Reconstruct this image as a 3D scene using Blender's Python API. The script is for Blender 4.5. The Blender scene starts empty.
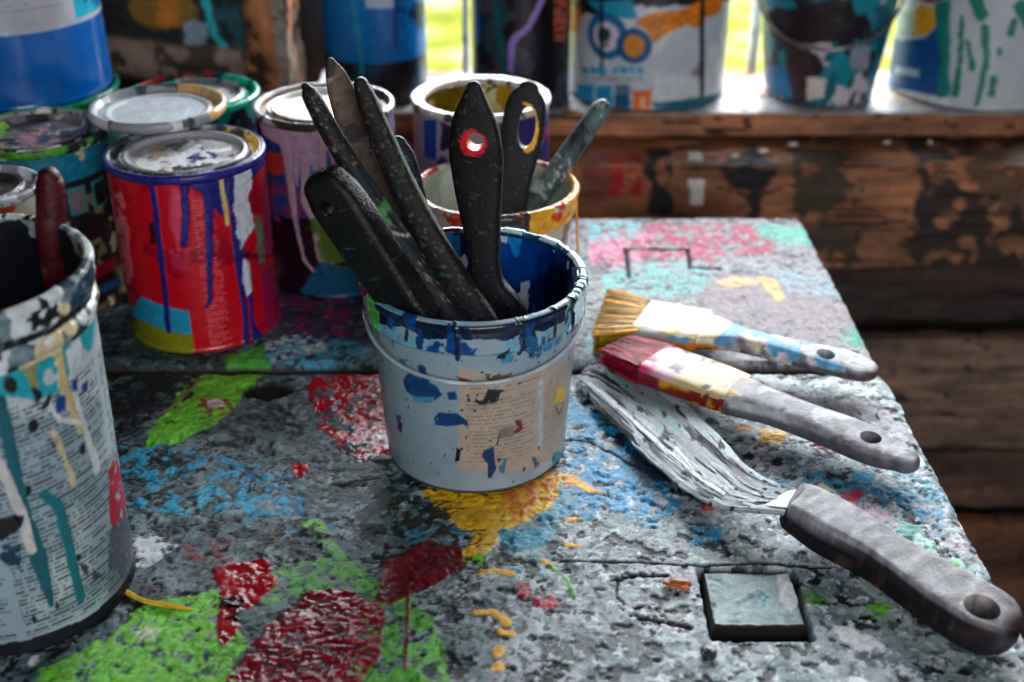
import bpy, bmesh, math, random
import numpy as np
from mathutils import Vector

# ------------------------------------------------------------------ camera, world, lights, exposure
C = bpy.context.scene.collection
sc = bpy.context.scene
TZ = 0.75                      # height of the table top above the floor (m)
CAMH = 0.4537                  # camera above the table top
TILT = math.radians(29.0)      # camera looks down by this much
FPX = 1200.0                   # focal length for a frame 1024 wide

cd = bpy.data.cameras.new('camera'); cam = bpy.data.objects.new('camera', cd); C.objects.link(cam)
cam.location = (0, 0, TZ + CAMH); cam.rotation_euler = (math.pi/2 - TILT, 0, 0)
cd.sensor_width = 36.0; cd.lens = FPX/1024*36.0; cd.clip_start = 0.01; cd.clip_end = 200
cd.dof.use_dof = True; cd.dof.focus_distance = 0.735; cd.dof.aperture_fstop = 5.2
sc.camera = cam
sc.view_settings.view_transform = 'Standard'; sc.view_settings.look = 'None'
sc.view_settings.gamma = 1.0; sc.view_settings.use_curve_mapping = False
sc.view_settings.exposure = 0.98
sc.cycles.use_denoising = True
sc.cycles.max_bounces = 6

w = bpy.data.worlds.new('overcast_sky'); sc.world = w; w.use_nodes = True
bg = w.node_tree.nodes['Background']; bg.inputs[0].default_value = (0.80, 0.90, 1.0, 1); bg.inputs[1].default_value = .9

def area(name, loc, target, sx, sy, power, color):
    l = bpy.data.lights.new(name, 'AREA'); l.shape = 'RECTANGLE'; l.size = sx; l.size_y = sy
    l.energy = power; l.color = color
    o = bpy.data.objects.new(name, l); C.objects.link(o); o.location = loc
    o.rotation_euler = (Vector(target)-Vector(loc)).to_track_quat('-Z', 'Y').to_euler()
    return o
area('window_daylight', (0.55, 2.60, TZ+1.05), (0.15, 0.60, TZ), 2.2, 1.3, 100, (0.93, 0.97, 1.0))
area('front_fill', (0.45, -1.1, TZ+0.75), (0.0, 0.75, TZ), 0.8, 1.1, 9.0, (0.95, 0.97, 1.0))  # added soft fill light behind the camera, brightens the camera-facing sides
sl = bpy.data.lights.new('sun', 'SUN'); sl.energy = 1.7; sl.angle = 0.02; sl.color = (1, .96, .86)
so = bpy.data.objects.new('sun', sl); C.objects.link(so); so.rotation_euler = (math.radians(12), math.radians(52), 0); so.location = (3, 4, 6)

# ------------------------------------------------------------------ surveying: a photo pixel to a place in the room
cT, sT = math.cos(TILT), math.sin(TILT)
def ray(px, py):
    u = (px-512)/FPX; v = (341-py)/FPX
    return np.array([u, cT+v*sT, -sT+v*cT])
def at_z(px, py, h=0.0):
    d = ray(px, py); k = (CAMH-h)/-d[2]; return np.array([d[0]*k, d[1]*k, TZ+h])
def at_y(px, py, y):
    d = ray(px, py); k = y/d[1]; return np.array([d[0]*k, y, TZ+CAMH+d[2]*k])
def on_can(px, py, cx, cy, z0, Rf):
    d = ray(px, py); R = Rf(0.06)
    for _ in range(8):
        a = d[0]**2+d[1]**2; b = -2*(d[0]*cx+d[1]*cy); c = cx*cx+cy*cy-R*R
        disc = b*b-4*a*c
        k = (-b-math.sqrt(disc))/(2*a) if disc > 0 else -b/(2*a)
        p = d*k; z = TZ+CAMH+p[2]-z0; R = Rf(z)
    view = math.atan2(-cx, cy)                       # phi 0 looks at the camera
    phi = math.atan2(p[0]-cx, -(p[1]-cy)) - math.atan2(-cx, cy)
    return phi, z

# ------------------------------------------------------------------ numpy noise
def _h2(i, j, s):
    n = (i.astype(np.int64)*374761393 + j.astype(np.int64)*668265263 + s*1442695041) & 0xffffffff
    n = ((n ^ (n >> 13))*1274126177) & 0xffffffff
    n = ((n ^ (n >> 16))*2246822519) & 0xffffffff
    return ((n ^ (n >> 15)) & 0xffffff)/float(0xffffff)
def vn2(x, y, s=0):
    i = np.floor(x); j = np.floor(y); fx = x-i; fy = y-j
    fx = fx*fx*(3-2*fx); fy = fy*fy*(3-2*fy)
    a = _h2(i, j, s); b = _h2(i+1, j, s); c = _h2(i, j+1, s); d = _h2(i+1, j+1, s)
    return (a*(1-fx)+b*fx)*(1-fy)+(c*(1-fx)+d*fx)*fy
def fbm(x, y, f, s=0, o=4, g=.5):
    r = 0; a = 1; t = 0
    for k in range(o):
        cc, sn = math.cos(.6+k*1.1), math.sin(.6+k*1.1)
        r = r+a*vn2((x*cc-y*sn)*f*2**k+17.3*k, (x*sn+y*cc)*f*2**k+9.1*k, s+k*31); t += a; a *= g
    return r/t                                       # 0..1, mean .5
def ss(a, b, x):
    t = np.clip((x-a)/(b-a), 0, 1); return t*t*(3-2*t)
def lin(c):
    c = np.asarray(c, float); return np.where(c <= .04045, c/12.92, ((c+.055)/1.055)**2.4)
def rgb(*c): return np.array(c, float)/255.0

class Canvas:
    """colour, roughness and paint thickness over a surface with coordinates x, y in metres"""
    def __init__(s, x, y, base, rough=.5, tr=None):
        s.x = x; s.y = y; n = len(x); s.C = np.tile(np.asarray(base, float), (n, 1)); s.R = np.full(n, float(rough)); s.H = np.zeros(n)
        s.tr = tr or (lambda p: p); s.seed = 1
    def _near(s, pts, m):
        p = np.array(pts); lo = p.min(0)-m; hi = p.max(0)+m
        return np.nonzero((s.x > lo[0]) & (s.x < hi[0]) & (s.y > lo[1]) & (s.y < hi[1]))[0]
    def _warp(s, i, amp, f):
        s.seed += 7
        return (fbm(s.x[i], s.y[i], f, s.seed, 4, .6)-.5)*2*amp
    def mix(s, i, m, col, h=0, r=None, vary=.12, f=300):
        s.seed += 3
        if vary: v = 1+(fbm(s.x[i], s.y[i], f, s.seed, 3)-.5)*2*vary
        else: v = 1
        c = np.asarray(col, float)[None, :]*(v[:, None] if vary else 1)
        s.C[i] = s.C[i]*(1-m[:, None])+np.clip(c, 0, 1)*m[:, None]
        s.H[i] += h*m
        if r is not None: s.R[i] = s.R[i]*(1-m)+r*m
    def poly(s, pts, col, amp=.003, f=120, soft=.0005, h=.0004, r=None, vary=.12, holes=0, hf=350, raw=False):
        p = np.array(pts if raw else [s.tr(q) for q in pts], float)[:, :2]
        i = s._near(p, amp+soft*2)
        if len(i) == 0: return
        X = s.x[i]; Y = s.y[i]; d = np.full(len(i), 1e9); inside = np.zeros(len(i), bool)
        for k in range(len(p)):
            ax, ay = p[k]; bx, by = p[(k+1) % len(p)]; ex, ey = bx-ax, by-ay; L = ex*ex+ey*ey+1e-18
            t = np.clip(((X-ax)*ex+(Y-ay)*ey)/L, 0, 1); d = np.minimum(d, (X-ax-t*ex)**2+(Y-ay-t*ey)**2)
            c = ((ay > Y) != (by > Y)) & (X < ex*(Y-ay)/(ey if abs(ey) > 1e-12 else 1e-12)+ax); inside ^= c
        d = np.sqrt(d)*np.where(inside, -1, 1)+s._warp(i, amp, f)
        m = 1-ss(-soft, soft, d)
        if holes:
            s.seed += 11; q = fbm(X, Y, hf, s.seed, 3); m = m*ss(holes-.04, holes+.04, q)
        s.mix(i, m, col, h, r, vary)
    def line(s, pts, wd, col, amp=.0006, f=200, soft=.0004, h=.0005, r=None, vary=.1, raw=False):
        p = np.array(pts if raw else [s.tr(q) for q in pts], float)[:, :2]
        ws = np.broadcast_to(np.asarray(wd, float), (len(p),))
        i = s._near(p, ws.max()+amp*2)
        if len(i) == 0: return
        X = s.x[i]; Y = s.y[i]; d = np.full(len(i), 1e9)
        for k in range(len(p)-1):
            ax, ay = p[k]; bx, by = p[k+1]; ex, ey = bx-ax, by-ay; L = ex*ex+ey*ey+1e-18
            t = np.clip(((X-ax)*ex+(Y-ay)*ey)/L, 0, 1)
            d = np.minimum(d, np.sqrt((X-ax-t*ex)**2+(Y-ay-t*ey)**2)-(ws[k]*(1-t)+ws[k+1]*t)/2)
        d = d+s._warp(i, amp, f)
        s.mix(i, 1-ss(-soft, soft, d), col, h, r, vary)
    def dot(s, c, rx, ry, col, raw=False, **k):
        c = np.array(c if raw else s.tr(c), float)[:2]
        a = np.linspace(0, 2*math.pi, 18)[:-1]
        s.poly([(c[0]+rx*math.cos(t), c[1]+ry*math.sin(t)) for t in a], col, raw=True, **k)
    def speck(s, col, f, thr, seed, where=None, soft=.03, h=.0002, r=None, o=3, vary=.1, sx=1, sy=1):
        i = np.arange(len(s.x)); q = fbm(s.x*sx, s.y*sy, f, seed, o, .55); m = ss(thr, thr+soft, q)
        if where is not None: m = m*where
        s.mix(i, m, col, h, r, vary)
    def text(s, x0, x1, y0, y1, pitch, cw, col, seed=5, a=.8):
        i = np.nonzero((s.x > x0) & (s.x < x1) & (s.y > y0) & (s.y < y1))[0]
        if len(i) == 0: return
        row = np.floor(s.y[i]/pitch); fr = s.y[i]/pitch-row
        rowlen = x1-(x1-x0)*.45*(_h2(row, row*0, seed)**4)
        m = (ss(.18, .32, fr)*(1-ss(.62, .76, fr)))*(_h2(np.floor(s.x[i]/cw), row, seed+1) > .22)*(s.x[i] < rowlen)
        m = m*(_h2(np.floor(s.x[i]/(cw*5)+row*.37), row, seed+2) > .08)
        s.mix(i, m*a, col, 0, None, 0)
    def col4(s):
        return np.concatenate([lin(np.clip(s.C, 0, 1)), np.clip(s.R, 0.03, 1)[:, None]], 1)

def box_mask(x, y, x0, x1, y0, y1, e):
    return ss(x0-e, x0+e, x)*(1-ss(x1-e, x1+e, x))*ss(y0-e, y0+e, y)*(1-ss(y1-e, y1+e, y))

# ------------------------------------------------------------------ materials
MATS = {}
def paint_mat(name, bump=.25, bscale=250, metal=0.0, coat=0.0, spec=.5, rvar=.15, cvar=.25, rough=.65, glossy=1.0):
    if name in MATS: return MATS[name]
    m = bpy.data.materials.new(name); m.use_nodes = True; nt = m.node_tree; N = nt.nodes; L = nt.links
    b = N['Principled BSDF']
    at = N.new('ShaderNodeAttribute'); at.attribute_name = 'Col'
    tc = N.new('ShaderNodeTexCoord')
    n1 = N.new('ShaderNodeTexNoise'); n1.inputs['Scale'].default_value = bscale; n1.inputs['Detail'].default_value = 6; n1.inputs['Roughness'].default_value = rough
    L.new(tc.outputs['Object'], n1.inputs['Vector'])
    n2 = N.new('ShaderNodeTexNoise'); n2.inputs['Scale'].default_value = bscale*.35; n2.inputs['Detail'].default_value = 8; n2.inputs['Roughness'].default_value = rough
    L.new(tc.outputs['Object'], n2.inputs['Vector'])
    mr = N.new('ShaderNodeMapRange'); mr.inputs[1].default_value = .25; mr.inputs[2].default_value = .75; mr.inputs[3].default_value = 1-cvar; mr.inputs[4].default_value = 1+cvar
    L.new(n2.outputs[0], mr.inputs[0])
    vm = N.new('ShaderNodeVectorMath'); vm.operation = 'SCALE'
    L.new(at.outputs['Color'], vm.inputs[0]); L.new(mr.outputs[0], vm.inputs['Scale'])
    L.new(vm.outputs[0], b.inputs['Base Color'])
    ma = N.new('ShaderNodeMath'); ma.operation = 'MULTIPLY_ADD'; ma.inputs[1].default_value = rvar*2; ma.use_clamp = True
    sub = N.new('ShaderNodeMath'); sub.operation = 'SUBTRACT'; sub.inputs[1].default_value = rvar
    L.new(n1.outputs[0], ma.inputs[0]); L.new(at.outputs['Alpha'], sub.inputs[0]); L.new(sub.outputs[0], ma.inputs[2]); L.new(ma.outputs[0], b.inputs['Roughness'])
    bp = N.new('ShaderNodeBump'); bp.inputs['Strength'].default_value = bump; bp.inputs['Distance'].default_value = .001
    ms = N.new('ShaderNodeMapRange'); ms.inputs[1].default_value = .12; ms.inputs[2].default_value = .42; ms.inputs[3].default_value = bump*glossy; ms.inputs[4].default_value = bump
    L.new(at.outputs['Alpha'], ms.inputs[0]); L.new(ms.outputs[0], bp.inputs['Strength'])
    L.new(n1.outputs[0], bp.inputs['Height']); L.new(bp.outputs[0], b.inputs['Normal'])
    b.inputs['Metallic'].default_value = metal; b.inputs['Coat Weight'].default_value = coat; b.inputs['Coat Roughness'].default_value = .12
    b.inputs['Specular IOR Level'].default_value = spec
    MATS[name] = m; return m
def plain_mat(name, col, rough=.6, metal=0, bump=.2, bscale=60):
    if name in MATS: return MATS[name]
    m = bpy.data.materials.new(name); m.use_nodes = True; nt = m.node_tree; N = nt.nodes; L = nt.links; b = N['Principled BSDF']
    n1 = N.new('ShaderNodeTexNoise'); n1.inputs['Scale'].default_value = bscale; n1.inputs['Detail'].default_value = 8
    tc = N.new('ShaderNodeTexCoord'); L.new(tc.outputs['Object'], n1.inputs['Vector'])
    cr = N.new('ShaderNodeValToRGB'); c = lin(col)
    cr.color_ramp.elements[0].position = .3; cr.color_ramp.elements[0].color = (*(c*.55), 1)
    cr.color_ramp.elements[1].position = .7; cr.color_ramp.elements[1].color = (*np.clip(c*1.35, 0, 1), 1)
    L.new(n1.outputs[0], cr.inputs[0]); L.new(cr.outputs[0], b.inputs['Base Color'])
    bp = N.new('ShaderNodeBump'); bp.inputs['Strength'].default_value = bump; bp.inputs['Distance'].default_value = .002
    L.new(n1.outputs[0], bp.inputs['Height']); L.new(bp.outputs[0], b.inputs['Normal'])
    b.inputs['Roughness'].default_value = rough; b.inputs['Metallic'].default_value = metal
    MATS[name] = m; return m
M_TABLE = paint_mat('crusted_table_paint', bump=1.0, bscale=620, spec=.5, rvar=.10, cvar=.50, rough=.80, glossy=.25)
M_PLAST = paint_mat('painted_plastic', bump=.12, bscale=160, rvar=.1, cvar=.12)
M_TIN = paint_mat('painted_tin', bump=.12, bscale=140, rvar=.1, cvar=.15)
M_METAL = paint_mat('tin_plate', bump=.15, bscale=160, metal=.75, rvar=.12, cvar=.2)
M_HANDLE = paint_mat('grimy_handle', spec=.25, bump=.6, bscale=500, rvar=.15, cvar=.4)
M_BRISTLE = paint_mat('bristle_hair', spec=.12, bump=.2, bscale=500, rvar=.1, cvar=.4)
M_WOOD = paint_mat('weathered_wood', bump=.5, bscale=120, rvar=.1, cvar=.35)

# ------------------------------------------------------------------ object helpers
ORG = {}
def thing(name, label, cat, loc, group=None):
    o = bpy.data.objects.new(name, None); C.objects.link(o); o.location = loc; o.empty_display_size = .02
    o['label'] = label; o['category'] = cat
    if group: o['group'] = group
    ORG[o] = np.array(loc, float); return o
def mesh(name, V, F, mat, parent=None, col=None, smooth=True, sharp=None, loc=None, data=None):
    V = np.asarray(V, float)
    org = ORG[parent] if parent is not None else np.array(loc if loc is not None else (0, 0, 0), float)
    me = bpy.data.meshes.new(name)
    if isinstance(F, np.ndarray):
        n = len(F); k = F.shape[1]
        me.vertices.add(len(V)); me.vertices.foreach_set('co', (V-org).astype(np.float32).ravel())
        me.loops.add(n*k); me.loops.foreach_set('vertex_index', F.astype(np.int32).ravel())
        me.polygons.add(n); me.polygons.foreach_set('loop_start', np.arange(0, n*k, k, dtype=np.int32))
        me.update(calc_edges=True)
    else:
        me.from_pydata((V-org).tolist(), [], F)
    if col is not None:
        if len(np.shape(col)) == 1: col = np.tile(np.array([*lin(col[:3]), col[3]]), (len(V), 1))
        a = me.color_attributes.new('Col', 'FLOAT_COLOR', 'POINT'); a.data.foreach_set('color', np.asarray(col, np.float32).ravel())
    me.polygons.foreach_set('use_smooth', np.full(len(me.polygons), smooth))
    if sharp: me.set_sharp_from_angle(angle=math.radians(sharp))
    me.materials.append(mat)
    o = bpy.data.objects.new(name, me); C.objects.link(o)
    if parent is not None: o.parent = parent
    else: o.location = org
    ORG[o] = org; return o
def tag(o, label, cat, group=None):
    o['label'] = label; o['category'] = cat
    if group: o['group'] = group
def struct(o): o['kind'] = 'structure'; return o

def grid_faces(n, m, wrap=False, off=0):
    i, j = np.meshgrid(np.arange(n-1), np.arange(m if wrap else m-1), indexing='ij')
    j2 = (j+1) % m
    return (np.stack([i*m+j, i*m+j2, (i+1)*m+j2, (i+1)*m+j], -1).reshape(-1, 4)+off)

def dense(prof, step):
    out = [np.array(prof[0], float)]
    for a, b in zip(prof[:-1], prof[1:]):
        a = np.array(a, float); b = np.array(b, float); k = max(1, int(math.ceil(np.linalg.norm(b-a)/step)))
        for t in range(1, k+1): out.append(a+(b-a)*t/k)
    return np.array(out)
def lathe(name, cx, cy, z0, prof, mat, parent, paint, step=.001, nt=None, tilt=None, thick=1.0, sharp=50):
    """prof: (r, z) from the middle outwards or any open curve; paint(canvas, phi, r, z, s)"""
    P = dense(prof, step); n = len(P); Rm = P[:, 0].max(); nt = nt or int(2*math.pi*Rm/step)
    sl = np.concatenate([[0], np.cumsum(np.linalg.norm(np.diff(P, axis=0), axis=1))])
    phi = np.linspace(-math.pi, math.pi, nt, endpoint=False)
    R = np.repeat(P[:, 0], nt); Z = np.repeat(P[:, 1], nt); S = np.repeat(sl, nt); PH = np.tile(phi, n)
    cv = Canvas(PH*Rm, Z.copy(), (.5, .5, .5)); paint(cv, PH, R, Z, S)
    t = np.gradient(P, axis=0); t /= np.linalg.norm(t, axis=1)[:, None]+1e-12
    nr = np.repeat(t[:, 1], nt); nz = np.repeat(-t[:, 0], nt)
    sg = thick
    R2 = np.maximum(R+nr*cv.H*sg, 0); Z2 = Z+nz*cv.H*sg
    a = PH+math.atan2(-cx, cy)
    V = np.stack([R2*np.sin(a), -R2*np.cos(a), Z2], 1)
    if tilt is not None: V = V @ tilt.T
    V = V+np.array([cx, cy, z0])
    F = grid_faces(n, nt, True)
    return mesh(name, V, F, mat, parent, cv.col4(), sharp=sharp)
def can_tr(cx, cy, z0, Rf, Rm):
    def tr(p):
        phi, z = on_can(p[0], p[1], cx, cy, z0, Rf); return (phi*Rm, z)
    return tr
def interp(kx, ky, x): return np.interp(x, kx, ky)

def smooth_path(pts, n):
    p = np.array(pts, float); K = len(p); t = np.linspace(0, K-1, n); out = np.zeros((n, p.shape[1]))
    for q, u in enumerate(t):
        i = min(int(u), K-2); f = u-i
        a = p[max(i-1, 0)]; b = p[i]; c = p[i+1]; d = p[min(i+2, K-1)]
        out[q] = .5*((2*b)+(-a+c)*f+(2*a-5*b+4*c-d)*f*f+(-a+3*b-3*c+d)*f**3)
    return out
def loft_geo(keys, wdir, nexp=2.5, n=60, m=32, cap=(.5, .5)):
    """keys: rows x, y, z, width, thickness"""
    k = smooth_path(keys, n); P = k[:, :3]; W = np.maximum(k[:, 3], 1e-4); T = np.maximum(k[:, 4], 1e-4)
    tan = np.gradient(P, axis=0); tan /= np.linalg.norm(tan, axis=1)[:, None]
    def capsec(i, sgn, c):
        out = []
        for q in (np.array([.35, .62, .82, .94, 1.0]) if sgn > 0 else np.array([1.0, .94, .82, .62, .35])):
            s = math.sqrt(max(1-q*q, 0))
            out.append((P[i]+sgn*tan[i]*W[i]*c*q, tan[i], max(W[i]*(1-(1-s)), 2e-4), max(T[i]*(.35+.65*s) if s > 0 else T[i]*.3, 1e-4)))
        return out
    secs = []
    if cap[0]: secs += capsec(0, -1, cap[0])
    secs += [(P[i], tan[i], W[i], T[i]) for i in range(n)]
    if cap[1]: secs += capsec(n-1, 1, cap[1])
    wd = np.array(wdir, float); V = []; loc = []
    a = np.linspace(0, 2*math.pi, m, endpoint=False); ca = np.cos(a); sa = np.sin(a)
    ex = np.sign(ca)*np.abs(ca)**(2/nexp); ey = np.sign(sa)*np.abs(sa)**(2/nexp)
    for p, t, w_, th in secs:
        nn = np.cross(t, wd); nn /= np.linalg.norm(nn); ww = np.cross(nn, t)
        V.append(p+ww[None]*(ex*w_/2)[:, None]+nn[None]*(ey*th/2)[:, None])
    V = np.concatenate(V); F = grid_faces(len(secs), m, True).tolist()
    F.append(list(range(m))[::-1]); F.append([(len(secs)-1)*m+q for q in range(m)])
    F = [list(reversed(f)) for f in F]
    return V, F
def cyl_geo(c, ax, r, L, ry=None, up=None, m=28):
    ax = np.array(ax, float); ax /= np.linalg.norm(ax); up = np.array(up if up is not None else (0, 0, 1), float)
    up = np.array((0, 1, 0.)) if abs(np.dot(ax, up)) > .95*np.linalg.norm(up) else up; u = np.cross(ax, up); u /= np.linalg.norm(u); v = np.cross(u, ax); ry = ry or r
    V = []
    for e in (-L/2, L/2):
        for q in range(m):
            a = 2*math.pi*q/m; V.append(np.array(c)+ax*e+u*r*math.cos(a)+v*ry*math.sin(a))
    F = [[q, (q+1) % m, m+(q+1) % m, m+q] for q in range(m)]+[list(range(m))[::-1], [m+q for q in range(m)]]
    return np.array(V), F
def boolean_cut(V, F, cutters, fix=True):
    objs = []
    def tmp(V, F):
        me = bpy.data.meshes.new('tmp'); me.from_pydata(np.asarray(V).tolist(), [], F)
        bm = bmesh.new(); bm.from_mesh(me); bmesh.ops.recalc_face_normals(bm, faces=bm.faces); bm.to_mesh(me); bm.free()
        o = bpy.data.objects.new('tmp', me); C.objects.link(o); objs.append(o); return o
    b = tmp(V, F)
    for cv_, cf in cutters:
        c = tmp(cv_, cf); md = b.modifiers.new('b', 'BOOLEAN'); md.operation = 'DIFFERENCE'; md.object = c; md.solver = 'EXACT'
    dg = bpy.context.evaluated_depsgraph_get(); dg.update()
    me = bpy.data.meshes.new_from_object(b.evaluated_get(dg))
    V2 = np.array([v.co[:] for v in me.vertices]); F2 = [list(p.vertices) for p in me.polygons]
    for o in objs: d = o.data; bpy.data.objects.remove(o); bpy.data.meshes.remove(d)
    bpy.data.meshes.remove(me)
    return V2, F2
def tube_geo(path, r, m=10, n=None, cap=True):
    P = smooth_path(path, n) if n else np.array(path, float)
    rr = np.broadcast_to(np.asarray(r, float), (len(P),)) if np.ndim(r) == 0 or len(r) == len(P) else np.interp(np.linspace(0, 1, len(P)), np.linspace(0, 1, len(r)), r)
    tan = np.gradient(P, axis=0); tan /= np.linalg.norm(tan, axis=1)[:, None]+1e-12
    ref = np.array([.13, .27, .95]); V = []
    for p, t, q in zip(P, tan, rr):
        u = np.cross(t, ref); u /= np.linalg.norm(u); v = np.cross(t, u)
        a = np.linspace(0, 2*math.pi, m, endpoint=False)
        V.append(p+u[None]*(q*np.cos(a))[:, None]+v[None]*(q*np.sin(a))[:, None])
    V = np.concatenate(V); F = grid_faces(len(P), m, True).tolist()
    F.append(list(range(m))[::-1]); F.append([(len(P)-1)*m+k for k in range(m)])
    return V, F

def grid_box(lo, hi, res, faces='xXyYzZ'):
    """six gridded faces -> verts, quads, outward axis per vertex"""
    lo = np.array(lo, float); hi = np.array(hi, float); V = []; F = []; A = []; off = 0
    for ax, key in ((0, 'xX'), (1, 'yY'), (2, 'zZ')):
        u, v = [(1, 2), (2, 0), (0, 1)][ax]
        for side in (0, 1):
            if key[side] not in faces: continue
            nu = max(2, int((hi[u]-lo[u])/res[u])+1); nv = max(2, int((hi[v]-lo[v])/res[v])+1)
            a, b = np.meshgrid(np.linspace(lo[u], hi[u], nu), np.linspace(lo[v], hi[v], nv), indexing='ij')
            P = np.zeros((nu*nv, 3)); P[:, u] = a.ravel(); P[:, v] = b.ravel(); P[:, ax] = (lo, hi)[side][ax]
            f = grid_faces(nu, nv, False, off)
            if side == 0: f = f[:, ::-1]
            f = f[:, ::-1] if False else f
            V.append(P); F.append(f); A.append(np.full(nu*nv, (-1 if side == 0 else 1)*(ax+1))); off += nu*nv
    V = np.concatenate(V); F = np.concatenate(F); A = np.concatenate(A)
    # weld the seams so that the box is one closed surface
    key = np.round(V/1e-6).astype(np.int64); _, idx, inv = np.unique(key, axis=0, return_index=True, return_inverse=True)
    inv = inv.ravel()
    return V[idx], inv[F], A[idx]

# ------------------------------------------------------------------ the setting: timber shed with a window, ground outside
def wood_paint(cv, u, v, base, grain=1.0, seed=1, contrast=1.0):
    """u runs along the grain"""
    g = fbm(u*.10, v, 150, seed, 5, .62); b = fbm(u*.35, v, 18, seed+3, 4); k = fbm(u*.6, v, 60, seed+9, 4)
    cv.C[:] = np.asarray(base)[None]*(.35+.75*g+.9*(b-.35)*contrast)[:, None]
    cv.R[:] = .72; cv.H += (g-.5)*.0035*grain+(k-.5)*.003*grain
    n = np.arange(len(u)); rd = np.abs(fbm(u*.12, v, 40, seed+21, 3)-.5)
    cv.mix(n, (1-ss(.002, .012, rd))*.9, G(10, 7, 5), -.002*grain, .9, 0)
def board(name, lo, hi, parent, base, seed, res=(.004, .004, .004), extra=None, skew=0, axis='x', grain=1.0):
    V, F, A = grid_box(lo, hi, res)
    if axis == 'x': u = V[:, 0]; v = V[:, 2]-V[:, 1]
    elif axis == 'z': u = V[:, 2]; v = V[:, 0]-V[:, 1]
    else: u = V[:, 1]; v = V[:, 0]+V[:, 2]
    cv = Canvas(V[:, 0] if axis != 'y' else V[:, 1], (V[:, 2]-V[:, 1]) if axis != 'y' else v, base); wood_paint(cv, u, v, base, grain, seed)
    if extra: extra(cv, V)
    N = np.zeros_like(V); ax = np.abs(A)-1; N[np.arange(len(V)), ax] = np.sign(A)
    c = (np.array(lo)+np.array(hi))/2; q = (V-c)/((np.array(hi)-np.array(lo))/2)
    V2 = V+np.sign(q)*(np.abs(q) > .999)*(cv.H-.0015)[:, None]
    if skew: V2[:, 2] += (V2[:, 0]-hi[0])*skew
    return mesh(name, V2, F, M_WOOD, parent, cv.col4())
def st_empty(name, loc):
    o = bpy.data.objects.new(name, None); C.objects.link(o); o.location = loc; o['kind'] = 'structure'; ORG[o] = np.array(loc, float); return o

G = rgb
def zc(rel): return TZ+CAMH+rel     # height given from the camera's level
DKB = G(74, 44, 28)
wall = st_empty('wall_back', (0, 1.28, 0))
def beam_x(cv, V):
    f = lambda p: (lambda q: (q[0], q[2]-1.22))(at_y(p[0], p[1], 1.22)); cv.tr = f
    n = np.arange(len(cv.x)); zt = V[:, 2]-zc(-.46)
    edge = ss(-.018, -.002, zt)
    cv.mix(n, edge*.55*ss(.4, .6, fbm(V[:, 0], V[:, 2], 40, 7, 3)), G(150, 84, 48), 0, None, .2, 80)
    P = cv.poly
    P([(604, 170), (636, 168), (640, 192), (612, 196)], G(170, 20, 28), amp=.012, f=50, holes=.4, hf=70, soft=.002)
    P([(640, 160), (670, 160), (672, 215), (650, 210)], G(16, 14, 20), amp=.012, f=50, holes=.4, hf=60, soft=.002)
    P([(690, 180), (706, 180), (702, 205), (692, 205)], G(226, 220, 214), amp=.004, f=80, soft=.001)
    P([(580, 165), (612, 168), (606, 200), (580, 196)], G(120, 60, 50), amp=.01, f=50, holes=.4, hf=60, soft=.002)
    P([(722, 168), (778, 168), (766, 190), (760, 222), (750, 222), (748, 192), (728, 184)], G(12, 12, 20), amp=.008, f=60, soft=.002)
    P([(800, 168), (860, 168), (850, 260), (830, 262), (790, 220)], G(58, 46, 28), amp=.02, f=40, holes=.4, hf=50, soft=.003)
    P([(925, 165), (1040, 165), (1040, 220), (925, 215)], G(96, 66, 46), amp=.01, f=50, holes=.4, hf=60, soft=.002)
    P([(925, 175), (1040, 215), (1040, 275), (900, 270)], G(40, 26, 20), amp=.02, f=40, holes=.4, hf=50, soft=.003)

board('beam', (-.95, 1.22, zc(-.582)), (1.15, 1.42, zc(-.46)), wall, G(156, 98, 64), 31, (.0035, .005, .003), beam_x, grain=1.6)
for i, (z0, z1, y0, b) in enumerate(((-.700, -.600, 1.31, (66, 46, 36)), (-.865, -.706, 1.275, (132, 102, 84)), (-.985, -.895, 1.31, (92, 64, 52)), (-1.09, -.992, 1.285, (116, 72, 50)), (-1.2037, -1.10, 1.30, (96, 64, 50)))):
    board('plank', (-.95, y0, zc(z0)), (1.15, y0+.03, zc(z1)), wall, G(*b), 50+i, (.006, .01, .004), None, grain=1.5)
board('backing_board', (-.95, 1.36, 0), (1.15, 1.40, zc(-.60)), wall, G(30, 22, 18), 71, (.03, .02, .03))
board('backing_board', (-.95, 1.50, zc(-.62)), (-.235, 1.53, zc(.80)), wall, G(30, 22, 18), 72, (.03, .02, .03))
board('backing_board', (-.235, 1.44, zc(.24)), (1.15, 1.53, zc(1.0)), wall, G(60, 42, 32), 73, (.03, .02, .03))
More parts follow.
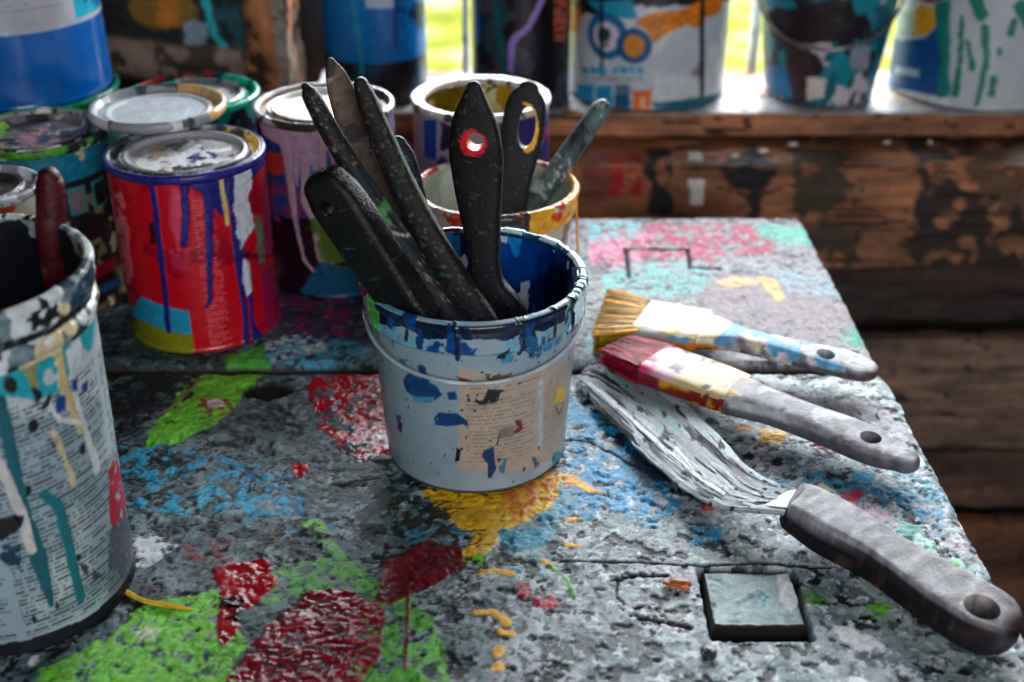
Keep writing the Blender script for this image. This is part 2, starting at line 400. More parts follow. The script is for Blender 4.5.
def painted(cv, V):
    cv.tr = lambda p: (lambda q: (q[0], q[2]-1.205))(at_y(p[0], p[1], 1.205))
    P = cv.poly
    P([(95, -40), (262, -40), (262, 50), (95, 42)], G(16, 20, 22), amp=.01, f=30, soft=.004)
    P([(60, -40), (110, -40), (110, 70), (60, 60)], G(26, 24, 14), amp=.01, f=30, soft=.004)
    P([(118, -20), (200, -20), (192, 20), (165, 32), (135, 22)], G(130, 94, 20), amp=.02, f=30, holes=.40, hf=35, soft=.004)
    P([(158, 8), (180, 2), (178, 30), (160, 34)], G(190, 110, 30), amp=.008, f=60, soft=.003)
    P([(180, 25), (210, 25), (206, 50), (184, 50)], G(140, 164, 180), amp=.008, f=60, soft=.004, holes=.4, hf=60)
    P([(205, 5), (262, 5), (262, 45), (215, 48)], G(18, 76, 84), amp=.01, f=50, soft=.004, holes=.4, hf=50)
    cv.line([(202, -10), (210, 22), (216, 40), (224, 48)], [.008, .008, .006, .009], G(30, 176, 186), amp=.001)
    cv.line([(243, -10), (252, 28), (258, 44), (266, 47)], [.006, .006, .005, .008], G(26, 140, 146), amp=.001)
    P([(70, 45), (262, 55), (262, 90), (70, 80)], G(150, 126, 112), amp=.006, f=50, soft=.004, holes=.46, hf=60)
win = st_empty('window_1', (.45, 1.38, zc(-.4275)))
board('painted_board', (-.70, 1.205, zc(-.372)), (-.268, 1.245, zc(.10)), wall, G(84, 66, 54), 81, (.003, .01, .003), painted, skew=-.075)
def sillx(cv, V):
    n = np.arange(len(V)); t = (V[:, 2] > zc(-.4275)-.002)*1.0
    cv.mix(n, t*ss(.36, .5, fbm(V[:, 0], V[:, 1], 30, 5, 4)), G(150, 152, 158), 0, .4, .2, 60)
    cv.mix(n, t*ss(.0, .5, V[:, 0]+.0)*ss(.5, .56, fbm(V[:, 0], V[:, 1], 24, 15, 4)), G(160, 140, 110), 0, .4, .2, 60)
board('sill', (-.235, 1.30, zc(-.4575)), (1.15, 1.465, zc(-.4275)), win, G(170, 110, 74), 33, (.004, .004, .004), sillx)
board('post', (-.268, 1.19, zc(-.395)), (-.222, 1.27, zc(.62)), win, G(210, 130, 78), 34, (.004, .006, .003),
      lambda cv, V: (cv.mix(np.arange(len(V)), ss(.5, .56, fbm(V[:, 0]+V[:, 1], V[:, 2], 45, 5, 4)), G(54, 30, 18), 0, .8, .2), cv.mix(np.arange(len(V)), (V[:, 0] > -.236)*ss(.48, .52, fbm(V[:, 1]+V[:, 0], V[:, 2], 50, 25, 4)), G(150, 136, 120), 0, .7, .2)), axis='z', grain=2)  # pale bits: window light painted onto the post's right side
for x0, x1 in ((-.062, -.052), (.292, .303), (.80, .815)):
    board('mullion', (x0, 1.462, zc(-.46)), (x1, 1.49, zc(.24)), win, G(206, 202, 196), 36, (.004, .01, .01), axis='z')
board('head', (-.30, 1.42, zc(.22)), (1.15, 1.50, zc(.27)), win, G(80, 56, 42), 37, (.02, .02, .02))

def shell(name, lo, hi, seed, axis='z', parent=None, base=(62, 46, 36)):
    V, F, A = grid_box(lo, hi, (.08, .08, .08)); cv = Canvas(V[:, 0], V[:, 1], G(*base)); wood_paint(cv, V[:, 2] if axis == 'z' else V[:, 1], V[:, 0]+V[:, 1] if axis == 'z' else V[:, 0], G(*base), 1, seed)
    o = mesh(name, V, F, M_WOOD, parent, cv.col4())
    if parent is None: struct(o)
    return o
shell('wall_left', (-1.0, -1.25, 0), (-.95, 1.53, 2.20), 90)
shell('wall_right', (1.15, -1.25, 0), (1.20, 1.53, 2.20), 91)
wf = st_empty('wall_front', (0, -1.22, 0))
shell('plank', (-1.0, -1.25, 0), (.05, -1.20, 2.20), 92, parent=wf); shell('plank', (.90, -1.25, 0), (1.20, -1.20, 2.20), 93, parent=wf); shell('plank', (.05, -1.25, 1.98), (.90, -1.20, 2.20), 94, parent=wf)  # opening invented to go with the added fill light
shell('ceiling', (-1.0, -1.25, 2.20), (1.20, 1.90, 2.25), 95, axis='y')
shell('floor', (-.95, -1.25, -.03), (1.15, 1.50, 0), 96, axis='y', base=(58, 44, 34))
# the ground outside, seen between the tins on the sill
gm = bpy.data.materials.new('sunlit_grass'); gm.use_nodes = True; nt = gm.node_tree; N = nt.nodes; L = nt.links; b = N['Principled BSDF']
tc = N.new('ShaderNodeTexCoord'); n1 = N.new('ShaderNodeTexNoise'); n1.inputs['Scale'].default_value = 5.0; n1.inputs['Detail'].default_value = 6; L.new(tc.outputs['Object'], n1.inputs['Vector'])
cr = N.new('ShaderNodeValToRGB'); e = cr.color_ramp.elements
e[0].position = .34; e[0].color = (*lin(G(150, 160, 36)), 1); e[1].position = .62; e[1].color = (*lin(G(222, 220, 170)), 1); q = e.new(.48); q.color = (*lin(G(196, 196, 60)), 1)
L.new(n1.outputs[0], cr.inputs[0]); L.new(cr.outputs[0], b.inputs['Base Color']); b.inputs['Roughness'].default_value = .9
xs = np.linspace(-6, 10, 161); ys = np.linspace(1.75, 25, 234); X, Y = [a.ravel() for a in np.meshgrid(xs, ys, indexing='ij')]
Z = -.05+(fbm(X, Y, 1.3, 3, 5)-.5)*.16
struct(mesh('ground', np.stack([X, Y, Z], 1), grid_faces(161, 234)[:, ::-1], gm))
# ------------------------------------------------------------------ the table
def px_tr(h=0.0): return lambda p: tuple(at_z(p[0], p[1], h)[:2])
G = rgb
GREEN = G(112, 200, 52); RED = G(186, 4, 26); CRIM = G(128, 2, 28); CYAN = G(28, 160, 200); YEL = G(236, 178, 14); BLACK = G(10, 12, 16)

def paint_table(cv, x, y):
    n = np.arange(len(x)); one = np.ones(len(x))
    a = fbm(x, y, 9, 3, 4); b = fbm(x, y, 60, 8, 5, .6); c = fbm(x, y, 260, 21, 4, .6)
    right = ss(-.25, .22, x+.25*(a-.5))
    base = G(60, 88, 94)[None]*(1-right[:, None])+G(154, 170, 174)[None]*right[:, None]  # grey-teal paint; the window's sheen on the right is put into the colour
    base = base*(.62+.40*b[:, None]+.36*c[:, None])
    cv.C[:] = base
    cv.H += (b-.5)*.0010+(c-.5)*.0009+(fbm(x, y, 430, 25, 2, .7)-.5)*.0005
    cv.R[:] = .30
    cv.speck(G(186, 196, 204), 48, .585, 41, where=.35+.65*right, soft=.12, h=.0003)
    cv.speck(G(110, 134, 140), 60, .60, 47, soft=.10, h=.0002)
    cv.speck(G(168, 160, 172), 34, .62, 51, where=right, soft=.12, h=.0002)
    cv.speck(G(34, 46, 52), 70, .66, 61, where=.5+.5*(1-right), soft=.03, h=-.0006)
    cv.speck(G(206, 214, 220), 240, .615, 63, where=.3+.7*right, soft=.04, h=.0004)
    cv.speck(G(22, 30, 36), 260, .63, 67, where=.5+.5*(1-right), soft=.03, h=-.0005)
    cv.speck(G(24, 34, 40), 120, .655, 69, soft=.02, h=-.0008)
    # ----- far plank
    far = (y > .772).astype(float)
    cv.R += .2*far
    cv.C *= (1-.12*far)[:, None]
    cv.mix(n, far*ss(.0, .1, x)*.45, G(172, 160, 168), 0, None, .1, 60)
    def P(pts, col, **k):
        if k.get('holes') and col is not BLACK: k['hf'] = k.get('hf', 120)*1.9; k['holes'] = k['holes']*.985
        cv.poly(pts, col, **k)
    P([(592, 228), (700, 224), (775, 226), (770, 252), (720, 262), (660, 258), (600, 262)], G(190, 66, 104), amp=.012, f=60, holes=.50, hf=90, soft=.002)
    P([(590, 235), (660, 232), (640, 262), (590, 268)], G(226, 140, 170), amp=.01, f=60, holes=.46, hf=120, soft=.002)
    P([(585, 222), (640, 222), (640, 240), (590, 242)], G(130, 196, 204), amp=.008, f=60, holes=.45, hf=90, soft=.002)
    P([(755, 223), (808, 228), (820, 245), (790, 246), (760, 236)], G(110, 196, 178), amp=.006, f=70, soft=.002)
    P([(640, 262), (720, 268), (725, 285), (660, 300), (600, 296), (600, 275)], G(126, 190, 188), amp=.01, f=60, holes=.42, hf=80, soft=.002)
    P([(715, 272), (860, 290), (872, 345), (730, 330), (700, 300)], G(150, 138, 146), amp=.008, f=50, soft=.003, h=.0001)
    P([(770, 268), (845, 280), (850, 300), (790, 292)], G(150, 176, 190), amp=.006, f=70, soft=.002, holes=.4, hf=90)
    P([(712, 281), (745, 276), (765, 282), (752, 286), (725, 288)], G(240, 190, 140), amp=.003, f=120, soft=.001)
    P([(757, 276), (775, 280), (786, 298), (778, 303), (768, 292)], G(240, 196, 120), amp=.003, f=120, soft=.001)
    P([(835, 330), (862, 322), (868, 345), (845, 345)], G(40, 170, 140), amp=.006, f=100, holes=.42, hf=150, soft=.001)
    P([(590, 330), (640, 345), (600, 372), (585, 360)], G(150, 200, 214), amp=.006, f=90, holes=.4, hf=120, soft=.001)
    # far plank, left, between the cans
    P([(255, 300), (300, 270), (370, 285), (372, 340), (300, 345)], G(66, 60, 96), amp=.01, f=70, holes=.42, hf=90, soft=.002)
    P([(285, 300), (345, 300), (350, 335), (300, 332)], G(150, 40, 90), amp=.01, f=70, holes=.52, hf=90, soft=.002)
    P([(235, 352), (300, 335), (372, 345), (372, 364), (250, 364)], G(70, 160, 190), amp=.01, f=70, holes=.46, hf=120, soft=.001)
    P([(262, 340), (310, 332), (330, 350), (270, 362)], G(200, 214, 220), amp=.006, f=90, holes=.5, hf=150, soft=.001)
    P([(225, 358), (262, 345), (268, 364), (225, 366)], G(80, 170, 60), amp=.004, f=90, soft=.001)
    # ----- near planks, blue
    P([(100, 445), (200, 450), (275, 470), (300, 520), (220, 520), (120, 500)], CYAN, amp=.02, f=45, holes=.545, hf=75, soft=.001)
    P([(200, 455), (290, 470), (330, 545), (250, 520)], G(40, 130, 175), amp=.015, f=50, holes=.60, hf=80, soft=.001)
    P([(570, 400), (620, 430), (660, 470), (640, 500), (560, 520), (560, 460)], G(30, 140, 190), amp=.012, f=60, holes=.44, hf=90, soft=.001)
    P([(560, 470), (575, 500), (540, 545), (500, 555), (520, 520)], G(70, 150, 180), amp=.008, f=60, holes=.42, hf=90, soft=.001)
    P([(620, 420), (700, 480), (700, 500), (640, 490)], G(16, 50, 76), amp=.01, f=60, holes=.36, hf=90, soft=.001)
    P([(600, 490), (655, 480), (690, 505), (650, 530), (610, 515)], G(26, 146, 198), amp=.008, f=80, holes=.5, hf=150, soft=.0006)
    P([(690, 528), (720, 528), (718, 546), (692, 544)], G(40, 150, 200), amp=.006, f=100, holes=.46, hf=170, soft=.0006)
    P([(700, 470), (780, 475), (860, 480), (950, 490), (930, 540), (800, 500), (740, 498)], G(40, 140, 180), amp=.012, f=70, holes=.565, hf=130, soft=.0008)
    P([(780, 450), (960, 500), (950, 520), (800, 480)], G(60, 150, 190), amp=.01, f=70, holes=.55, hf=110, soft=.0008)
    P([(395, 520), (560, 545), (560, 580), (420, 570)], G(60, 140, 160), amp=.012, f=60, holes=.57, hf=80, soft=.001)
    # greenish and pale patches to the right
    P([(855, 528), (905, 522), (960, 560), (975, 600), (930, 590), (880, 560)], G(160, 214, 200), amp=.008, f=70, holes=.42, hf=90, soft=.001)
    P([(870, 525), (920, 524), (915, 540), (880, 540)], G(96, 184, 176), amp=.005, f=90, soft=.001)
    P([(895, 540), (960, 560), (985, 610), (920, 580)], G(96, 190, 90), amp=.008, f=80, holes=.56, hf=120, soft=.001)
    P([(780, 500), (870, 500), (900, 525), (880, 545), (840, 520)], G(206, 178, 192), amp=.006, f=90, holes=.38, hf=140, soft=.001)
    P([(840, 492), (862, 492), (858, 503), (842, 500)], G(190, 20, 60), amp=.003, f=140, soft=.0006)
    P([(800, 490), (822, 484), (834, 492), (815, 500)], G(236, 226, 170), amp=.003, f=120, soft=.001)
    P([(730, 395), (880, 400), (920, 440), (900, 470), (780, 430)], G(170, 164, 176), amp=.006, f=70, holes=.4, hf=80, soft=.002)
    P([(820, 435), (850, 440), (845, 452), (815, 450)], G(170, 20, 50), amp=.005, f=120, holes=.42, hf=160, soft=.0008)
    P([(760, 430), (785, 432), (782, 446), (760, 442)], YEL, amp=.003, f=120, soft=.0008)
    P([(735, 422), (752, 426), (748, 434), (732, 430)], G(226, 160, 40), amp=.004, f=150, holes=.4, hf=160, soft=.0008)
    P([(850, 470), (876, 472), (872, 484), (852, 482)], CYAN, amp=.004, f=120, soft=.0008)
    P([(880, 455), (925, 470), (945, 500), (905, 490)], G(34, 140, 160), amp=.006, f=100, holes=.5, hf=150, soft=.0008)
    # ----- yellow round the pail foot
    P([(425, 490), (470, 480), (560, 478), (556, 505), (520, 525), (500, 532), (485, 556), (463, 554), (470, 532), (440, 520)], YEL, amp=.006, f=90, soft=.0006, h=.0006, vary=.25)
    P([(500, 480), (562, 470), (575, 482), (552, 500), (515, 524), (505, 512)], G(214, 110, 24), amp=.006, f=100, holes=.52, hf=120, soft=.0006)
    cv.line([(552, 476), (572, 480), (590, 490), (602, 494)], [.010, .010, .006, .003], G(240, 170, 40), amp=.002)
    P([(390, 492), (440, 500), (450, 530), (420, 540), (385, 520)], G(44, 50, 30), amp=.01, f=70, holes=.5, hf=90, soft=.001)
    P([(500, 532), (545, 530), (548, 545), (508, 550)], G(50, 150, 180), amp=.005, f=90, soft=.001)
    P([(460, 555), (490, 552), (485, 566), (462, 566)], G(110, 180, 40), amp=.004, f=120, holes=.42, hf=160, soft=.001)
    for q, wq in (([(481, 573), (497, 571), (512, 574)], .0045), ([(476, 612), (490, 611), (503, 617), (507, 624)], .005), ([(500, 632), (512, 634)], .005),
                  ([(542, 561), (551, 565)], .003), ([(566, 520), (578, 519)], .003), ([(497, 655), (501, 650)], .006), ([(494, 668), (500, 666)], .006), ([(565, 545), (578, 546)], .003)):
        cv.line(q, wq, G(240, 176, 30), amp=.0015, f=200)
    # ----- greens
    P([(186, 376), (262, 371), (256, 386), (240, 398), (226, 416), (180, 442), (140, 450), (148, 432), (166, 412)], GREEN, amp=.006, f=70, soft=.0006, h=.0006, vary=.2)
    P([(190, 400), (222, 398), (240, 412), (212, 420)], G(150, 60, 40), amp=.005, f=120, holes=.5, hf=140, soft=.0008)
    P([(208, 402), (222, 400), (224, 408), (210, 410)], G(226, 190, 200), amp=.003, f=150, soft=.0006)
    P([(30, 682), (95, 642), (150, 603), (215, 590), (240, 625), (250, 700), (60, 720)], GREEN, amp=.01, f=60, soft=.0008, h=.0006, vary=.2, holes=.33, hf=110)
    P([(262, 575), (300, 556), (360, 560), (385, 590), (330, 600), (262, 600)], G(96, 170, 84), amp=.008, f=70, holes=.4, hf=100, soft=.001)
    P([(372, 590), (410, 588), (436, 620), (452, 700), (330, 710), (360, 640)], G(92, 176, 62), amp=.008, f=60, holes=.42, hf=90, soft=.001, vary=.2)
    P([(300, 522), (318, 518), (328, 528), (320, 538), (306, 536)], GREEN, amp=.002, f=140, soft=.0006)
    cv.line([(318, 532), (345, 562), (385, 602)], [.008, .006, .003], G(110, 176, 96), amp=.001)
    cv.line([(548, 565), (566, 578), (576, 598)], .002, G(90, 176, 60), amp=.0008)
    P([(800, 590), (830, 590), (825, 606), (805, 604)], G(60, 140, 50), amp=.006, f=120, holes=.5, hf=170, soft=.0008)
    P([(868, 606), (890, 604), (888, 620), (868, 620)], GREEN, amp=.003, f=140, holes=.4, hf=170, soft=.0006)
    # ----- reds
    P([(308, 374), (388, 372), (394, 400), (392, 452), (362, 462), (340, 448), (318, 425)], RED, amp=.006, f=90, soft=.0006, h=.0005, r=.10, holes=.36, hf=110, vary=.2)
    P([(340, 425), (395, 420), (396, 455), (350, 460)], G(226, 190, 204), amp=.01, f=90, soft=.0008, holes=.52, hf=150)  # white sparkle of window light painted over the red's lower end
    P([(292, 464), (306, 462), (310, 470), (302, 476), (292, 474)], RED, amp=.002, f=150, soft=.0005, r=.10)
    P([(385, 560), (428, 541), (460, 548), (464, 568), (420, 592), (388, 604), (376, 600)], G(112, 2, 20), amp=.003, f=100, soft=.0006, r=.12, h=.0006)
    cv.line([(408, 590), (407, 640), (405, 670)], .0018, G(120, 4, 30), amp=.0006)
    P([(215, 568), (248, 562), (262, 556), (278, 580), (262, 600), (236, 616), (222, 608)], G(164, 6, 26), amp=.004, f=100, soft=.0006, r=.10, h=.0006)
    cv.line([(228, 610), (228, 628), (223, 645)], [.009, .012, .005], G(164, 6, 26), amp=.002, r=.10)
    P([(286, 612), (300, 594), (350, 588), (385, 610), (380, 640), (362, 690), (330, 710), (222, 700), (232, 668), (262, 640), (268, 620)], CRIM, amp=.006, f=80, soft=.0006, r=.12, h=.0006, holes=.33, hf=130, vary=.3)
    P([(215, 600), (245, 590), (240, 640), (222, 640)], BLACK, amp=.008, f=120, soft=.0006, holes=.56, hf=130)
    P([(517, 583), (530, 582), (532, 596), (520, 600)], G(176, 8, 50), amp=.003, f=140, soft=.0005)
    P([(532, 592), (556, 594), (560, 606), (545, 612), (535, 604)], G(176, 8, 50), amp=.004, f=160, holes=.42, hf=200, soft=.0005)
    P([(180, 540), (230, 540), (230, 560), (190, 560)], G(120, 10, 40), amp=.006, f=120, holes=.53, hf=140, soft=.0006)
    # ----- whites
    P([(112, 545), (150, 535), (182, 545), (160, 562), (125, 570)], G(216, 220, 226), amp=.006, f=90, holes=.4, hf=120, soft=.0008, h=.0005)
    P([(832, 627), (850, 626), (880, 640), (890, 648), (860, 652), (840, 640)], G(232, 234, 240), amp=.003, f=110, soft=.0006, h=.0006)
    P([(846, 676), (862, 676), (880, 690), (850, 690)], G(232, 234, 240), amp=.003, f=110, soft=.0006)
    P([(774, 574), (787, 572), (798, 598), (790, 608), (778, 600)], G(236, 238, 240), amp=.0015, f=150, soft=.0006)
    cv.dot((147, 634), .006, .006, G(190, 214, 170), amp=.001, soft=.002)
    cv.dot((34, 661), .003, .004, G(225, 228, 232), amp=.0006)
    # ----- black grime
    P([(60, 360), (200, 372), (180, 400), (130, 440), (110, 430)], G(24, 34, 38), amp=.02, f=40, holes=.48, hf=60, soft=.002)
    P([(310, 380), (315, 440), (300, 520), (380, 520), (400, 480), (380, 440)], G(70, 84, 90), amp=.02, f=40, holes=.55, hf=60, soft=.002)
    P([(200, 520), (330, 520), (320, 560), (210, 570)], BLACK, amp=.02, f=60, holes=.62, hf=110, soft=.0006)
    P([(60, 560), (120, 580), (200, 590), (160, 600), (60, 640)], G(20, 28, 30), amp=.01, f=60, holes=.48, hf=100, soft=.001)
    # ----- cracks and grooves worn into the wood
    for q, wq, dq in (([(560, 561), (640, 562), (700, 566), (760, 563), (830, 568)], .0018, -.0009), ([(612, 580), (640, 575), (668, 576)], .0022, -.0013), ([(618, 578), (616, 596), (624, 604)], .0014, -.001),
                  ([(640, 618), (662, 622), (690, 628)], .003, -.0014), ([(560, 440), (590, 442), (640, 470)], .002, -.001),
                  ([(625, 249), (688, 250)], .0036, -.004), ([(626, 249), (629, 277)], .0030, -.003), ([(688, 250), (690, 268)], .0030, -.003), ([(690, 268), (720, 269)], .004, -.003),
                  ([(330, 486), (380, 478)], .002, -.001), ([(90, 430), (118, 428)], .005, -.002)):
        cv.line(q, wq, G(14, 20, 24), amp=.0009, f=160, h=dq, r=.8)
    rd = np.abs(fbm(x*.45, y*1.6, 26, 77, 4, .6)-.5)
    cv.mix(n, (1-ss(.002, .010, rd))*ss(.5, .6, fbm(x, y, 14, 79, 3)), G(28, 34, 38), -.0009, .7, 0)
    rd = np.abs(fbm(x, y, 55, 87, 4, .6)-.5)
    cv.mix(n, (1-ss(.003, .012, rd))*.6, G(40, 48, 54), -.0005, None, 0)
    # shallow knot hole, the dark of its depth put into the colour
    cv.dot((268, 390), .019, .012, G(1, 1, 2), amp=.003, f=120, h=-.005, r=1.0, soft=.0025, vary=0)
    # mortise with its loose wooden plug
    A = at_z(697, 569); B = at_z(804, 640); x0, x1 = A[0]+.0, at_z(803, 600)[0]; y1 = A[1]; y0 = B[1]
    full = box_mask(x+.0012*(fbm(x, y, 180, 91, 3)-.5), y, x0, x1, y0, y1, .0008)
    plug = box_mask(x+.001*(fbm(x, y, 180, 93, 3)-.5), y, x0+.003, x1-.0022, y0+.011, y1-.0026, .0008)
    cv.mix(n, full, G(22, 18, 15), 0, .85, .3); cv.H -= .012*full*(1-plug)
    pc = box_mask(x+.001*(fbm(x, y, 180, 93, 3)-.5), y, x0+.0042, x1-.0034, y0+.0126, y1-.0038, .0004)
    cv.mix(n, pc*1.0, G(166, 188, 190), -.0012, .4, .12, 120)
    P([(776, 574), (788, 572), (800, 600), (791, 610), (780, 600)], G(238, 240, 242), amp=.0012, f=150, soft=.0006, h=.0004)
    P([(760, 590), (770, 596), (765, 606), (755, 600)], G(60, 130, 150), amp=.003, f=150, holes=.5, hf=160, soft=.0006)

tab = thing('work_table', 'rough plank workbench thickly crusted with grey, red, green, yellow and blue dried paint', 'table', (-.12, .69, 0))
def plank(y0, y1, top, th, res, cr, xr, seed):
    XL = -.56
    V, F, A = grid_box((XL, y0, TZ+top-th), (xr, y1, TZ+top), (res, res, .006))
    X, Y, Z = V.T.copy(); k = np.clip((Z-(TZ+top-th))/th, 0, 1)
    # rounded right-hand corners
    for (cy, sg, r) in ((y1-cr[1], 1, cr[1]), (y0+cr[0], -1, cr[0])):
        if r <= 0: continue
        cx = xr-r; dx = X-cx; dy = (Y-cy)*sg; m = (dx > 0) & (dy > 0)
        mx = np.maximum(dx, dy); L = np.hypot(dx, dy)+1e-12
        X = np.where(m, cx+dx*mx/L, X); Y = np.where(m, cy+sg*dy*mx/L, Y)
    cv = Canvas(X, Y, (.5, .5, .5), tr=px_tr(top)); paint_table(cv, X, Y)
    e = np.minimum(np.minimum(xr-X, Y-y0), y1-Y); edge = 1-ss(0, .006, e)
    H = cv.H-edge*.0022*(.5+fbm(X, Y, 60, seed, 3))
    side = (A != 3)
    Z = Z+H*np.where(k > .999, 1, k**3*.5)
    wob = (fbm(Y*1.0, X+Z*.5, 70, seed+5, 4)-.5)*.004
    X = X+np.where(X > xr-.02, wob, 0); Y = Y+np.where(e < .004, (fbm(X, Z, 50, seed+9, 3)-.5)*.002, 0)
    dark = ss(.0, .6, 1-k)
    cv.C = cv.C*(1-.0*dark[:, None])+0
    cv.C = np.where(side[:, None] & (k < .93)[:, None], cv.C*.0+G(64, 44, 40)[None]*(.6+.8*fbm(X*.3+Y, Z, 90, 4, 4)[:, None]), cv.C)
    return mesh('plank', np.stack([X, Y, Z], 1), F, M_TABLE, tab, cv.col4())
plank(.775, 1.052, .005, .041, .0014, (.004, .016), .272, 11)
plank(.360, .7715, .000, .036, .0010, (.012, .014), .276, 12)
def timber(name, lo, hi, parent, col=(92, 72, 56)):
    V, F, A = grid_box(lo, hi, (.02, .02, .02)); n = (fbm(V[:, 0]*2+V[:, 1], V[:, 2]*.6, 30, 5, 4))
    c = np.concatenate([lin(G(*col)[None]*(.5+n[:, None])), np.full((len(V), 1), .8)], 1)
    return mesh(name, V, F, M_WOOD, parent, c, smooth=False)
for lx in (-.50, .20):
    for ly in (.36, .97): timber('leg', (lx, ly, 0), (lx+.055, ly+.055, TZ-.0365), tab)
for ly in (.385, .985): timber('rail', (-.445, ly, TZ-.125), (.20, ly+.025, TZ-.0365), tab)

# ------------------------------------------------------------------ tins and pails
def tin(name, label, cat, cx, cy, z0, R, h, outer, lidp=None, inner=None, rimcol=G(150, 150, 152), rimp=None, group=None, step=.0011, taper=0.0, plast=False, lip=True, handle=None):
    """a round tin: body, rim and either a pressed-in lid or an open inside"""
    t = thing(name, label, cat, (cx, cy, z0), group)
    Rf = lambda z: R-taper*(1-z/h)
    tr = can_tr(cx, cy, z0, Rf, R)
    def pb(cv, PH, r, Z, S):
        cv.tr = tr; outer(cv, PH, Z)
    r0 = R-taper
    lathe('body', cx, cy, z0, [(0, .0015), (r0-.004, .0015), (r0-.0035, 0), (r0-.0005, 0), (r0+.0006, .001), (r0+.0006, .0028), (r0, .0038), (R, h-.006)], M_PLAST if plast else M_TIN, t, pb, step)
    def pr(cv, PH, r, Z, S):
        cv.C[:] = rimcol; cv.R[:] = .35
        cv.speck(rimcol*.35, 120, .6, 5); cv.speck(np.clip(rimcol*1.5, 0, 1), 90, .62, 15)
        if rimp: rimp(cv, PH, r, Z)
    if inner is None:
        lathe('rim', cx, cy, z0, [(R-.0004, h-.0062), (R+.0010, h-.0052), (R+.0016, h-.003), (R+.0014, h-.0008), (R, h+.0002), (R-.0022, h), (R-.0034, h-.0016), (R-.0040, h-.0055), (R-.0085, h-.0058), (R-.0093, h-.003), (R-.0104, h-.0012)], M_TIN, t, pr, step)
        k = R-.0104
        def pl(cv, PH, r, Z, S):
            cv.x = r*np.sin(PH); cv.y = -r*np.cos(PH); cv.C[:] = G(150, 150, 150); cv.R[:] = .4
            if lidp: lidp(cv, PH, r)
        lathe('lid', cx, cy, z0, [(0, h-.0052), (k*.80, h-.0050), (k*.86, h-.0042), (k*.885, h-.0022), (k*.91, h-.0009), (k*.94, h-.0008), (k*.97, h-.0022), (k+.0002, h-.0016)], M_TIN, t, pl, step)
    else:
        lathe('rim', cx, cy, z0, [(R-.0004, h-.0062), (R+.0010, h-.0052), (R+.0016, h-.003), (R+.0014, h-.0008), (R, h+.0002), (R-.0030, h), (R-.0085, h-.0012), (R-.0100, h-.0030), (R-.0100, h-.0055), (R-.0012, h-.0065)], M_TIN, t, pr, step)
        lathe('inside', cx, cy, z0, [(R-.0012, h-.0065), (r0-.0012, .004), (0, .004)], M_TIN, t, inner, step*1.3)
    return t, tr

def spl(cv, col, f, thr, seed, **k): cv.speck(col, f, thr, seed, **k)

# the red tin
def red_outer(cv, PH, Z):
    RD = G(186, 6, 26); BL = G(28, 28, 110); P = cv.poly
    cv.C[:] = RD; cv.R[:] = .28
    cv.speck(G(150, 0, 26), 40, .6, 3)
    P([(262, 130), (300, 130), (300, 340), (268, 330), (256, 250)], G(150, 20, 70), amp=.004, f=60, holes=.35, hf=60, soft=.001)
    P([(142, 296), (189, 311), (192, 335), (145, 322), (130, 312)], G(30, 140, 176), amp=.0006, soft=.0006)
    P([(130, 318), (145, 321), (193, 334), (195, 372), (140, 366), (135, 350)], G(128, 126, 22), amp=.0006, soft=.0006)
    P([(100, 160), (116, 165), (126, 215), (134, 285), (120, 285), (108, 230)], G(206, 96, 116), amp=.004, f=90, holes=.45, hf=110, soft=.001)
    P([(170, 190), (186, 190), (184, 235), (178, 250), (170, 230)], G(206, 60, 90), amp=.002, f=100, soft=.002)
    P([(168, 250), (188, 250), (190, 275), (170, 270)], G(176, 30, 60), amp=.003, f=100, soft=.002, holes=.4)
    q = [cv.tr(p) for p in ((190, 200), (232, 345))]
    cv.text(q[0][0], q[1][0], q[1][1], q[0][1], .0027, .0012, G(226, 120, 126), a=.7)
    P([(150, 222), (156, 225), (156, 246), (149, 243)], G(60, 4, 16), amp=.002, f=90, soft=.001)
    P([(328, 250), (233, 251), (232, 258)], G(70, 4, 20), amp=.001)
    # blue run-off from the rim
    P([(102, 120), (300, 120), (300, 160), (262, 165), (238, 188), (232, 200), (222, 216), (212, 206), (206, 196), (190, 186), (186, 200), (180, 182), (160, 178), (148, 178), (136, 178), (128, 172), (118, 170), (112, 165)], BL, amp=.0015, f=100, soft=.0005, h=.0006)
    for pts, wd in (([(150, 172), (156, 215), (163, 275), (169, 330)], .0045), ([(183, 178), (186, 215), (184, 244)], .0050), ([(208, 180), (209, 220), (210, 300), (207, 306)], [.010, .006, .0035, .003]),
                    ([(232, 185), (236, 240), (246, 320), (246, 348)], [.008, .006, .005, .005]), ([(240, 240), (250, 290), (254, 345)], [.003, .0035, .004]), ([(255, 330), (262, 340)], .006)):
        cv.line(pts, wd, BL, h=.0008, amp=.0004)
    P([(232, 165), (248, 165), (254, 180), (248, 200), (255, 225), (247, 240), (240, 250), (236, 225), (233, 200)], G(196, 200, 210), amp=.003, f=120, soft=.0005, h=.0005)
    P([(243, 258), (250, 262), (252, 290), (247, 296), (242, 280)], G(196, 200, 210), amp=.001, f=120, soft=.0005, h=.0005)
    cv.line([(220, 172), (225, 205), (228, 224)], .0035, G(206, 180, 110), h=.0006)
    cv.line([(122, 173), (136, 178)], .003, G(206, 150, 90))
    P([(254, 215), (262, 215), (266, 265), (258, 265)], G(96, 110, 84), amp=.003, f=90, soft=.001, holes=.35)
